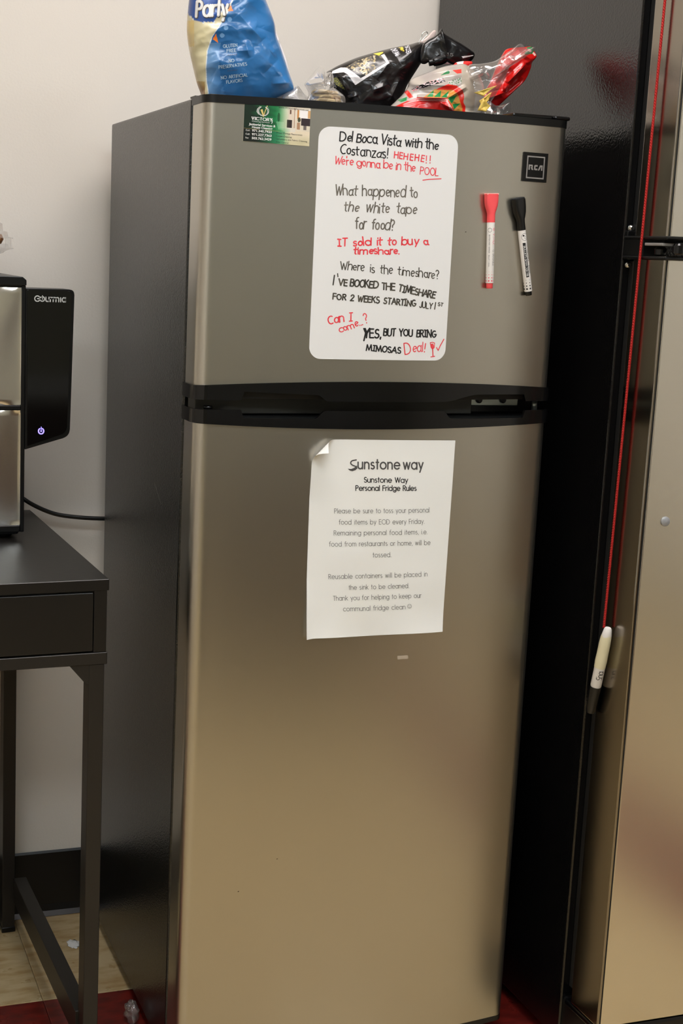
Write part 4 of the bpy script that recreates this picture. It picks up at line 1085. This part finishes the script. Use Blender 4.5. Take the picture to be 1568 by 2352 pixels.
tube('clip', spline([(0.002, 0.0080, -0.0985), (0.002, 0.0115, -0.100), (0.002, 0.0108, -0.118), (0.002, 0.0085, -0.132), (0.001, 0.0050, -0.1385)], 6), 0.0011, M['pen_k'], pm, 8)
class BS: pass
bsx = BS(); Rm = 0.0081
def at_(u, v, e):
    a = -0.30 + v / Rm; return Vector(((Rm + .0001) * math.sin(a), 0, 0)) 
# camera-facing side of the barrel is local -x/-y: letters run up the barrel
def at2(u, v, e):
    a = math.radians(284) - v / Rm; r = Rm + 0.00012
    return Vector((r * math.cos(a), r * math.sin(a), -0.0815 + u))
bsx.at = at2; ik = Ink()
st, W = layout('Sha', 0.0085, .06, xs=.85)
for q in st: ik.line([(x * 1.0, y) for x, y in q], 0.0009, bsx, 0)
o = ik.build('lettering', M['print_k'], pm)

# ================================================================== BAGS ON TOP OF THE REFRIGERATOR
ZT = 1.4185
class Pouch:
    """pillow bag: closed spline outline in a flat pattern frame, puffed and crumpled both ways"""
    def __init__(s, sheet_rect, corners, Y, pts, centre, T, crump, seed=0, power=2.4, flat=None, tilt=0.0):
        s.sh = Sheet(sheet_rect, corners, lambda x, z: Y); s.Y = Y; s.T = T; s.cr = crump; s.seed = seed; s.pw = power; s.tilt = tilt
        s.c = Vector(centre); s.folds = flat or []
        s.out = [Vector((p.x, p.y)) for p in spline(pts, max(10, int(380 / len(pts))), True)]
        c0 = s.sh.xz(s.c.x, s.c.y); s.lean = ((c0.x + 0.54) / (Y + 1.83), (c0.y - 1.22) / (Y + 1.83))   # the puffed front sags this way
        s.P = np.array([(p.x - s.c.x, p.y - s.c.y) for p in s.out]); s.Q = np.roll(s.P, -1, axis=0)
    def rho(s, u, v):
        d = np.array((u - s.c.x, v - s.c.y)); L = np.hypot(*d)
        if L < 1e-6: return 0.0
        e = s.Q - s.P; den = d[0] * e[:, 1] - d[1] * e[:, 0]; den[np.abs(den) < 1e-9] = 1e-9
        t = (s.P[:, 0] * e[:, 1] - s.P[:, 1] * e[:, 0]) / den; k = (s.P[:, 0] * d[1] - s.P[:, 1] * d[0]) / den
        ok = (k >= -1e-6) & (k <= 1 + 1e-6) & (t > 0)
        return min(1.0, 1 / t[ok].max()) if ok.any() else 1.0
    def bulge(s, u, v, r):
        b = s.T * (1 - r ** s.pw) ** 0.55 if r < 1 else 0
        k = s.cr * (1 - r ** 6); f = 0
        for i, (fr, am) in enumerate(((0.012, 1.0), (0.026, 0.34), (0.06, 0.07))):
            n = noise.noise(Vector((u * fr + s.seed * 9, v * fr * 1.2 + s.seed, i * 7.0)))
            f += am * (0.45 - math.sqrt(n * n + 0.006) * 2.2)
        for (ax_, ay, bx, by, am, wd) in s.folds:          # individual creases
            d = Vector((bx - ax_, by - ay)); q = Vector((u - ax_, v - ay)); t = max(0, min(1, q.dot(d) / d.length_squared))
            dist = (q - d * t).length; f += am * 1.15 * (4 * t * (1 - t)) ** 0.7 * max(0, 1 - dist / (wd * 1.5)) ** 1.4
        return b + k * f
    def y(s, u, v, e=0, back=False):
        b = s.bulge(u, v, s.rho(u, v)); return (s.Y + b * .8) if back else (s.Y - b - e)
    def at(s, u, v, e=None):
        p = s.sh.xz(u, v); b = s.bulge(u, v, s.rho(u, v))
        return Vector((p.x - b * s.lean[0], s.Y - b - (0.0004 if e is None else e), max(p.y - b * s.lean[1], ZT)))
    def build(s, name, m, parent, cfn=None, rings=70, back=True):
        n = len(s.out); vs = []; uv = []; fs = []
        nf = rings
        for side in ((0, 1) if back else (0,)):
            rings = nf if side == 0 else 16; o0 = len(vs)
            for j in range(rings + 1):
                r = 1 - (1 - j / rings) ** 1.25 if j else 0.004
                for b in s.out:
                    q = s.c + (b - s.c) * r; p = s.sh.xz(q.x, q.y)
                    bl = s.bulge(q.x, q.y, r); y = s.Y - bl if side == 0 else s.Y + bl * .8
                    lx, lz = (s.lean[0] * bl, s.lean[1] * bl) if side == 0 else (0, 0)
                    vs.append((p.x - lx, y, max(p.y - lz, ZT))); uv.append((q.x, q.y, side))
            for j in range(rings):
                for i in range(n):
                    a, b_, c_, d_ = o0 + j * n + i, o0 + j * n + (i + 1) % n, o0 + (j + 1) * n + (i + 1) % n, o0 + (j + 1) * n + i
                    fs.append((a, b_, c_, d_) if side else (d_, c_, b_, a))
        ob = put(name, vs, fs, m, parent, True)
        if cfn:
            ca = ob.data.color_attributes.new('col', 'FLOAT_COLOR', 'POINT'); buf = np.ones(len(vs) * 4, dtype=np.float32)
            for i, (u, v, side) in enumerate(uv): buf[4 * i:4 * i + 3] = lin(cfn(u, v) if side == 0 else cfn(u, v))
            ca.data.foreach_set('color', buf)
        return ob
def inside(poly, u, v):
    r = False; j = len(poly) - 1
    for i in range(len(poly)):
        xi, yi = poly[i]; xj, yj = poly[j]
        if (yi > v) != (yj > v) and u < (xj - xi) * (v - yi) / (yj - yi) + xi: r = not r
        j = i
    return r

# ---- blue chip bag
bagroot = tag(empty('chip_bag', (0.09, 0.16, ZT)), 'tall blue and cream party-size snack bag standing at the left end on top', 'bag')
def under(root):
    def f(o): o.parent = root; o.matrix_parent_inverse = Matrix.Translation(root.location).inverted(); return o
    return f
BP = under(bagroot)
BR = (420, -120, 720, 240); BC = [(0.0102, 1.6264), (0.2016, 1.6454), (0.2120, 1.4316), (0.0164, 1.4184)]
blue = Pouch(BR, BC, 0.165, [(433, 0), (428.6, 61), (432.6, 106), (441, 147), (451, 190), (460, 216), (468, 243), (540, 252), (600, 240), (636, 225), (668, 211), (673, 198), (661, 163), (645, 114), (633, 82), (628.6, 53), (621, 30), (609, 0), (596, -40), (585, -98), (520, -108), (455, -100), (440, -50)],
             (545, 70), 0.040, 0.0032, 1, 3.0, [(540, 115, 580, 112, .9, 10), (545, 30, 600, 90, 1.2, 16), (600, 60, 670, 200, 1.2, 14), (620, 120, 650, 100, 1.0, 10), (585, 60, 625, 75, -1.0, 9), (620, 190, 672, 188, 1.6, 12), (600, 170, 640, 130, -.9, 12), (500, 225, 520, 170, -.7, 9), (560, 90, 570, 130, .8, 8)])
bedge = [(530.6, 6), (522.4, 26.5), (502, 61), (487.8, 81.6), (476.5, 114), (473.5, 151), (474.5, 184), (478.6, 212), (482, 250)]
def edge_x(v):
    if v < bedge[0][1]: return 530.6 + (6 - v) * .35
    for (a, b), (c, d) in zip(bedge, bedge[1:]):
        if b <= v <= d: return a + (c - a) * (v - b) / (d - b)
    return 482
logo = [(400, -60), (560, -60), (531, 0), (523, 12), (506, 25), (490, 49), (467, 49), (445, 43), (438, 35), (420, 24)]
def blue_col(u, v):
    x = edge_x(v); n = noise.noise(Vector((u * .02, v * .02, 3)))
    if inside(logo, u, v): return (48, 86, 160)
    if v < -60: return (44, 96, 160)
    for poly in ([(533.7, 24.5), (527.6, 11), (521, 25)], [(487.8, 88), (495, 75.5), (500.5, 97)]):
        if inside(poly, u, v): return (232, 122, 40)
    if u < x:
        d = min(abs(u - x), 99)
        if d < 2: return (224, 228, 230)
        if v < 52 and any((u - a[0]) ** 2 + (v - a[1]) ** 2 < 9 for a in logo): return (220, 226, 232)
        if u < 446 and 45 < v < 105: return mix((226, 196, 120), (206, 188, 150), n + .5)
        if v > 185 and u < 470: return mix((196, 168, 110), (120, 70, 30), (v - 188) / 26 + n)
        c = mix((226, 214, 178), (206, 194, 152), noise.noise(Vector((u * .06 + v * .03, v * .018, 8))) + .5)
        return c
    for cx, cy in ((525.5, 43.3), (517.3, 62.2), (508.8, 79.6)):
        if (u - cx) ** 2 + (v - cy) ** 2 < 26: return (112, 156, 200)
    if v > 96 and u < x + 24 + (v - 100) * .10: return mix((112, 150, 190), (60, 112, 164), (u - x) / 34 + .1)
    return mix((34, 94, 148), (58, 124, 184), (u - 520) / 150 + n * .3)
BP(blue.build('bag_front', M['bagfilm'], None, blue_col, 140))
wback = Pouch(BR, BC, 0.185, [(575, -90), (608, -30), (628, 30), (646, 75), (657, 105), (667, 132), (674, 162), (680, 192), (689, 212), (701, 233), (690, 252), (640, 250), (600, 240), (570, 150), (560, 0)],
              (625, 150), 0.010, 0.003, 4, 2.5)
def wcol(u, v):
    if 638 < u < 652 and 86 < v < 118 and (int((v * 1.6 + u * .5)) % 3 == 0): return (60, 60, 64)
    if 654 < u < 659 and 126 < v < 132: return (70, 70, 72)
    return (236, 230, 232)
BP(wback.build('back_panel', M['bagfilm'], None, wcol, 50))
tail = Pouch(BR, BC, 0.150, [(640, 222), (662, 208), (673, 198), (681, 206), (690, 218), (706, 232), (712, 250), (640, 254)], (672, 232), 0.010, 0.006, 6)
BP(tail.build('clear_seal', M['film2'], None, None, 24))
ik = Ink(); e = 0.0004
for t, p0, p1 in (('GLUTEN', (511.2, 107.6), (542.3, 104.6)), ('FREE', (519.4, 118), (539.8, 116.3)), ('NO', (524, 140.4), (535.5, 139.6)), ('PRESERVATIVES', (501.6, 155.2), (564.2, 147.4)),
                  ('NO ARTIFICIAL', (506.6, 179.4), (565.6, 172.4)), ('FLAVORS', (518.4, 189.4), (554, 184.8))):
    ik.text(t, p0, p1, 7.0, 1.05, blue, e=e, gap=.22)
BP(ik.build('lettering', mat('pale_blue_print', (176, 200, 214), .5)))
ik = Ink()
for y0 in (124, 160):
    for k in range(5): ik.line([(521 + k * 4.6, y0 + .9 - k * .5), (523 + k * 4.6, y0 - .8 - k * .5)], 1.0, blue, e)
BP(ik.build('dash_print', mat('brown_print', (80, 70, 78), .5)))
ik = Ink(); bk = Ink()
for ink, du, wd, ee in ((bk, 1.4, 8.0, .0005), (ik, 0, 6.0, .0009)):
    ink.text('Party', (450 + du, 37 + du * .8), (519 + du, 34 + du * .8), 34, wd, blue, e=ee, gap=.16, slant=.16)
BP(bk.build('lettering_shadow', mat('dark_print', (84, 80, 84), .5))); BP(ik.build('logo_lettering', M['white_pr']))

# ---- clear bag with flatbreads
tb = tag(empty('bread_bag', (0.213, 0.12, ZT)), 'crumpled clear plastic bag around a few flatbreads between the blue and black bags', 'bag')
TB = under(tb); TR = (640, 130, 880, 260); TC = [(0.1419, 1.4882), (0.3000, 1.5004), (0.3046, 1.4224), (0.1452, 1.4120)]
tort = Pouch(TR, TC, 0.125, [(700, 191), (712, 175), (724, 161), (731, 154), (741, 157), (745, 167), (757, 165), (763, 172), (766, 188), (765, 200), (776, 209), (790, 222), (791, 240), (786, 262), (705, 262), (702, 240), (709, 215), (703, 199)], (748, 212), 0.040, 0.010, 12, 2.0,
             [(705, 195, 760, 185, 1.0, 7), (731, 156, 745, 185, 1.2, 6), (757, 168, 750, 200, -1, 6), (715, 215, 760, 205, .9, 6)])
TB(tort.build('film', M['film2'], None, None, 60))
def flatbread(i, x, y, z, r, sd):
    vs = []; fs = []; n = 48; rings = [(0, .5), (.5, .55), (.85, .5), (.97, .3), (1, 0), (.97, -.3), (.85, -.5), (0, -.5)]
    for a_, h in rings:
        for k in range(n):
            q = 2 * math.pi * k / n; w_ = 1 + .05 * noise.noise(Vector((math.cos(q) * 1.5, math.sin(q) * 1.5, sd)))
            zz = .0042 * h * 2 * .62 + 0.0013 * noise.noise(Vector((a_ * math.cos(q) * 2.2, a_ * math.sin(q) * 2.2, sd * 3.1)))
            vs.append((r * a_ * w_ * math.cos(q), r * a_ * w_ * math.sin(q) * .8, zz))
    for j in range(len(rings) - 1):
        for k in range(n): fs.append((j * n + k, j * n + (k + 1) % n, (j + 1) * n + (k + 1) % n, (j + 1) * n + k))
    o = put('flatbread', vs, fs, M['bread'], None, True, (x, y, z)); return o
lbl = ['lowest of the flatbreads in the clear bag', 'second flatbread from the bottom in the clear bag', 'third flatbread from the bottom in the clear bag', 'fourth flatbread from the bottom in the clear bag', 'topmost pale flatbread in the clear bag']
for i in range(5):
    tag(flatbread(i, 0.2155 + (0, -.001, .001, .0, -.003)[i], 0.125, ZT + 0.0034 + 0.0056 * i, 0.0228 - .0006 * i, i + 1), lbl[i], 'flatbread', 'flatbreads in the clear bag')

# ---- black popcorn bag
kb = tag(empty('popcorn_bag', (0.31, 0.18, ZT)), 'black popcorn bag with a white-framed picture, leaning and folded shut', 'bag')
KB = under(kb); KR = (740, 40, 1100, 270); KC = [(0.2328, 1.5585), (0.4858, 1.5800), (0.4965, 1.4342), (0.2398, 1.4177)]
black = Pouch(KR, KC, 0.215, [(757, 164), (768, 156), (786, 146), (823, 130), (864, 117.5), (905, 107), (945, 99), (970, 93), (984, 98), (986, 120), (968, 150), (950, 178), (938, 200), (931, 230), (927, 268), (810, 268), (797, 236), (790, 226), (780, 216), (764, 199), (762, 178)], (880, 185), 0.034, 0.0036, 21, 2.2,
              [(772, 160, 822, 190, .7, 8), (790, 170, 808, 215, 1.4, 7), (765, 175, 785, 160, -1, 8), (900, 140, 870, 180, 1, 14), (860, 205, 900, 190, .8, 10), (800, 225, 830, 215, 1.3, 8), (905, 110, 930, 150, -.8, 10), (925, 175, 900, 230, .8, 7)])
frameo = [(771, 160), (789, 152), (803, 152), (830, 172), (835, 177), (893, 141), (880, 124), (888, 121), (900, 142), (823, 192.5), (806, 168), (797, 163), (770, 166)]
popc = [(803, 151), (820, 140), (845, 130), (865, 124), (880, 124), (892, 140), (848, 170), (835, 166), (815, 158)]
def black_col(u, v):
    if inside(frameo, u, v): return (214, 210, 210)
    if inside([(863, 120), (885, 116), (886, 118), (876, 125)], u, v): return (226, 206, 70)
    if inside(popc, u, v):
        n = noise.noise(Vector((u * .22, v * .22, 1))); n2 = noise.noise(Vector((u * .06, v * .06, 5)))
        if n > .08 + n2 * .6 and u < 868: return mix((214, 200, 168), (168, 148, 104), n * 2)
        return (64, 62, 60) if n2 < .2 else (110, 104, 96)
    if inside([(766, 182), (781, 173), (792, 190), (800, 203), (795, 202)], u, v):
        return (150, 146, 60) if noise.noise(Vector((u * .5, v * .5, 2))) > 0 else (72, 70, 68)
    if inside([(902, 110), (915, 107), (925, 122), (915, 128)], u, v): return (202, 200, 204) if noise.noise(Vector((u * .45, v * .45, 2))) > -.05 else (24, 22, 24)
    if inside([(921, 106), (930, 103), (934, 115), (928, 115)], u, v): return (220, 196, 60) if noise.noise(Vector((u * .5, v * .3, 9))) > -.1 else (24, 22, 24)
    if inside([(936, 104), (945, 100), (950, 118), (938, 122)], u, v): return (190, 188, 194) if noise.noise(Vector((u * .4, v * .3, 4))) > 0 else (30, 28, 30)
    return (20, 18, 19)
KB(black.build('bag_body', M['bagfilm'], None, black_col, 130))
head = Pouch(KR, KC, 0.192, [(960, 108), (972, 94), (990, 84), (1000, 74), (1006, 67), (1012, 78), (1030, 89), (1055, 103), (1076, 117), (1083, 124), (1081, 134), (1067, 149), (1058, 155), (1044, 153), (1020, 145), (1003, 136), (985, 138), (966, 148), (955, 140)], (1015, 115), 0.009, 0.0030, 33, 5, [(1008, 72, 1020, 130, 1.2, 10), (1012, 82, 1080, 124, .6, 8)])
KB(head.build('folded_top', M['bagfilm'], None, lambda u, v: (216, 208, 206) if inside([(1053, 130), (1080, 127), (1079, 129), (1056, 134)], u, v) else (12, 11, 12), 50))
lin_ = Pouch(KR, KC, 0.215, [(966, 95), (985, 82), (1004, 66), (1008, 74), (1000, 90), (975, 104)], (988, 88), 0.004, 0.001, 3)
o = KB(lin_.build('inner_lining', mat('pale_pink_lining', (206, 186, 178), .4), None, None, 12)); o['label'] = 'pale lining showing at the fold'
lip = Pouch(KR, KC, 0.190, [(1007, 137), (1018, 141), (1026, 146), (1020, 149), (1008, 147)], (1015, 144), 0.003, 0.001, 3)
KB(lip.build('paper_edge', mat('pale_pink_paper', (206, 176, 176), .5), None, None, 8))
ik = Ink(); e = .0005
ik.text('18', (770, 203), (780, 199.5), 9, 1.2, black, e=e); ik.text('15', (1018, 128), (1032, 130), 6, .8, head, e=e)
KB(ik.build('lettering', M['badge_l']))
# clip: ribbed jaw and wire loop
cp = tag(empty('bag_clip', (0.405, 0.14, 1.50)), 'black ribbed clip with a silver wire loop pinching the black bag shut', 'clip')
CPP = under(cp)
ksh = Sheet(KR, KC, lambda x, z: 0.0)
def kp(u, v, y): p = ksh.xz(u, v); return Vector((p.x, y, p.y))
CPP(tube('wire_loop', spline([kp(966, 95, .212), kp(972, 83, .212), kp(974, 75, .212), kp(981, 70, .212), kp(986, 72, .212), kp(986, 77, .212), kp(980, 83, .212), kp(972, 93, .212)], 8), 0.0007, M['chrome'], None, 8))
jaw = CPP(tube('jaw', spline([kp(972, 146, .186), kp(982, 144, .184), kp(994, 142, .182), kp(1006, 137, .184)], 6), [0.0050] * 6 + [0.0066] * 7 + [0.0068] * 6, M['blk'], None, 16))
for i in range(8):
    a = kp(990 + i * 2.2, 151 - i * 1.1, .1755); b = kp(986 + i * 2.2, 136 - i * 1.0, .1760)
    CPP(tube('rib', [a, b], 0.00055, M['blk'], None, 6))

# ---- red and green tortilla chip bag
rb = tag(empty('chip_bag', (0.39, 0.12, ZT)), 'open clear-windowed snack bag with red, green and white print lying on its side', 'bag')
RB = under(rb); RR = (890, 80, 1310, 300); RC = [(0.2985, 1.5283), (0.5920, 1.5522), (0.6041, 1.4155), (0.3063, 1.3972)]
rbody = Pouch(RR, RC, 0.118, [(893, 285), (897, 250), (912, 232), (928, 216), (940, 198), (948, 180), (985, 164), (1020, 151), (1050, 146), (1070, 146), (1090, 160), (1105, 175), (1113, 205), (1112, 245), (1100, 262), (1088, 290)], (1010, 222), 0.036, 0.0040, 41, 2.4,
              [(961, 222, 1028, 224, 1.6, 7), (1028, 224, 1072, 197, 1.8, 6), (1028, 224, 1043, 262, 1.4, 7), (1010, 232, 1042, 250, 1.2, 7), (940, 192, 1050, 196, .9, 8), (985, 170, 1050, 160, -1, 8)])
redp = [(890, 300), (905, 246), (940, 229.5), (961, 221.5), (1027.7, 223.5), (1043, 250), (1043, 300)]
tris = [[(982, 220.5), (998, 205.5), (996.5, 220.5)], [(998, 221), (1014.5, 206), (1012.5, 221)], [(1014.5, 221.5), (1032, 207), (1027, 222.5)], [(1029, 223.5), (1050, 216), (1038, 237)], [(1043, 250), (1057, 236), (1040, 237)], [(1043.5, 259), (1058, 258), (1058, 268), (1043.5, 268)],
        [(917, 228), (938, 221), (938, 229), (925, 233)]]
ribb = [(1004, 203), (1030, 192), (1048, 195), (1063, 206), (1066, 220), (1064, 233), (1069, 243), (1067, 270), (1060, 270), (1062, 248), (1057, 233), (1052, 215), (1041, 205), (1006, 204.5)]
goldp = [(975, 222), (1000, 203), (1041, 205), (1052, 215), (1057, 233), (1062, 248), (1060, 270), (1043, 270), (1043, 250), (1027, 223)]
def red_col(u, v):
    if inside(ribb, u, v) or inside([(931, 209), (940, 205), (953, 221), (944, 224)], u, v): return (214, 36, 24)
    for t in tris:
        if inside(t, u, v): return (14, 128, 66)
    if inside(redp, u, v):
        for off in (2.5, 6.0):
            if inside([(961, 221.5 + off), (1027, 223.5 + off), (1043 - off, 251), (1043 - off - 1.3, 251), (1026, 225 + off), (961, 222.8 + off)], u, v): return (238, 214, 208)
        return (206, 24, 18)
    if inside(goldp, u, v): return (186, 140, 60) if noise.noise(Vector((u * .5, v * .5, 1))) > -.15 else (196, 110, 60)
    if v > 246: return (196, 184, 168)
    if u > 1060: return mix((178, 166, 150), (150, 136, 122), (u - 1060) / 40)
    n = noise.noise(Vector((u * .03, v * .05, 6)))
    if inside([(948, 204), (975, 190), (1018, 176), (1024, 186), (990, 196), (952, 208)], u, v):
        k = noise.noise(Vector((u * .24, v * .42, 3.3)))
        if k > .05: return (24, 20, 22)
        if k < -.35: return (206, 70, 84)
        return (200, 182, 182)
    if inside([(1013, 172), (1030, 160), (1034, 163), (1032, 168)], u, v): return (16, 110, 60)
    if inside([(1040, 160), (1075, 155), (1078, 164), (1050, 168)], u, v): return (206, 60, 52)
    if inside([(1030, 186), (1062, 176), (1066, 188), (1035, 198)], u, v): return (90, 130, 90) if noise.noise(Vector((u * .4, v * .4, 3))) > .1 else (200, 196, 190)
    return mix((180, 170, 158), (158, 148, 142), n + .5)
RB(rbody.build('bag_body', M['bagfilm'], None, red_col, 130))
redback = Pouch(RR, RC, 0.150, [(1130, 215), (1150, 182), (1163, 150), (1178, 120), (1188, 106), (1205, 102), (1232, 100), (1250, 99.5), (1256, 110), (1261, 122), (1250, 137), (1247, 150), (1233, 178), (1205, 205), (1175, 233), (1160, 243), (1138, 242), (1124, 230)], (1190, 165), 0.014, 0.007, 51, 2.0,
                [(1120, 228, 1186, 205, 2.0, 7), (1186, 205, 1190, 185, 1.6, 6), (1190, 185, 1235, 140, 1.4, 8), (1160, 190, 1200, 150, -.9, 10), (1180, 215, 1230, 175, -1.2, 8), (1225, 115, 1250, 130, .8, 6)])
def rbk(u, v):
    if inside([(1236, 101), (1250, 99), (1256, 108), (1250, 116), (1232, 118), (1234, 112), (1242, 108)], u, v): return (20, 110, 56) if not inside([(1236, 106), (1244, 104), (1250, 110), (1246, 113)], u, v) else (230, 180, 170)
    if inside([(1250, 114), (1255, 112), (1260, 119), (1256, 121)], u, v): return (232, 190, 180)
    if inside([(1125, 236), (1165, 226), (1165, 250), (1125, 250)], u, v) and v > 240: return (150, 24, 22)
    return (198, 16, 12)
RB(redback.build('red_back_panel', M['bagfilm'], None, rbk, 70))
corner = Pouch(RR, RC, 0.165, [(1040, 168), (1050, 152), (1070, 143), (1085, 132), (1118, 131), (1114, 143), (1095, 156), (1060, 172)], (1080, 150), 0.006, 0.003, 8)
RB(corner.build('back_corner', M['bagfilm'], None, lambda u, v: (212, 44, 38) if noise.noise(Vector((u * .05 + 2, v * .09, 1))) < .12 else (226, 214, 210), 30))
cf = Pouch(RR, RC, 0.105, [(1062, 205), (1060, 175), (1068, 150), (1100, 146), (1125, 141), (1140, 133), (1165, 115), (1187, 101), (1203, 113), (1220, 108), (1217, 118), (1190, 137), (1164, 152), (1149, 185), (1127, 222), (1112, 246), (1100, 270), (1078, 268)], (1112, 185), 0.012, 0.008, 61, 2.0,
           [(1068, 180, 1105, 165, 1.8, 5), (1105, 165, 1115, 180, 1.5, 4), (1140, 135, 1187, 101, 1.4, 5), (1187, 101, 1203, 113, 1.2, 4), (1165, 145, 1215, 116, .8, 5)])
RB(cf.build('clear_flap', M['film2'], None, None, 60, back=False))
fl = Pouch(RR, RC, 0.118, [(1098, 266), (1110, 248), (1123, 230), (1140, 240), (1160, 238), (1174, 234), (1173, 254), (1166, 268), (1164, 296), (1098, 296)], (1136, 262), 0.014, 0.009, 71, 2.0, [(1148, 245, 1152, 268, 1.8, 4), (1138, 255, 1133, 275, 1.4, 4)])
RB(fl.build('clear_corner', M['film'], None, None, 40))
# chips inside, seen through the film
def chip(pts, y, lab):
    q = Sheet(RR, RC, lambda x, z: y); vs = []; n = len(pts)
    ctr = Vector((sum(p[0] for p in pts) / n, sum(p[1] for p in pts) / n)); ring = [Vector(p) for p in pts]
    rings = [(1, 0.0014), (.9, 0.0022), (.5, 0.0005), (0.02, -0.0010)]
    out = []; fs = []; dens = []
    for i in range(n):
        for k in range(6): dens.append(ring[i].lerp(ring[(i + 1) % n], k / 6))
    m_ = len(dens)
    for s in (1, -1):
        for r, d in rings:
            for p in dens:
                w_ = ctr + (p - ctr) * r; a = q.xz(w_.x, w_.y); out.append((a.x, y - (0.0011 * s if r < 1 else 0) - d - .002 * math.sin(w_.x * .2), a.y))
    R4 = len(rings)
    for s in (0, 1):
        for j in range(R4 - 1):
            for i in range(m_):
                b = (s * R4 + j) * m_; fs.append((b + i, b + (i + 1) % m_, b + m_ + (i + 1) % m_, b + m_ + i))
    tag(put('tortilla_chip', out, fs, M['chip'], None, True), lab, 'chip', 'yellow chips in the open bag')
chip([(1060, 217), (1109, 201), (1078, 226)], 0.0770, 'long pointed yellow chip sticking out towards the clear flap')
chip([(1068, 236), (1097, 216), (1090, 236), (1072, 246)], 0.0745, 'yellow chip just below the long pointed chip')
chip([(1064, 258), (1074, 232), (1094, 248), (1080, 262)], 0.0720, 'yellow chip lowest in the clear window')

# ================================================================== SMALL THINGS ON THE FLOOR
sc_ = []
def scrap(name, x, y, r, h, m, label, cat, seed):
    vs = []; fs = []; nu, nv = 22, 14
    for j in range(nv + 1):
        for i in range(nu):
            a = 2 * math.pi * i / nu; b = math.pi * j / nv; d = Vector((math.cos(a) * math.sin(b), math.sin(a) * math.sin(b), math.cos(b)))
            k = 1 + .55 * noise.noise(d * 2.1 + Vector((seed, 0, 0))) + .3 * noise.noise(d * 5 + Vector((0, seed, 0)))
            vs.append((x + d.x * r * k, y + d.y * r * 1.5 * k, max(0.0004, h * (1 + d.z * k))))
    for j in range(nv):
        for i in range(nu): fs.append((j * nu + i, j * nu + (i + 1) % nu, (j + 1) * nu + (i + 1) % nu, (j + 1) * nu + i))
    return tag(put(name, vs, fs, m, None, True), label, cat)
scrap('plastic_wrapper', -0.016, 0.205, 0.011, 0.016, M['film2'], 'crumpled clear plastic scrap on the red floor tile beside the refrigerator foot', 'wrapper', 3)
scrap('paper_scrap', -0.055, 0.480, 0.010, 0.0012, M['white_pr'], 'small white scrap on the beige tile under the desk near the wall', 'scrap', 5)
scrap('crumb', -0.045, 0.40, 0.0028, 0.0012, M['tan'], 'tiny orange crumb on the beige tile under the desk', 'crumb', 8)
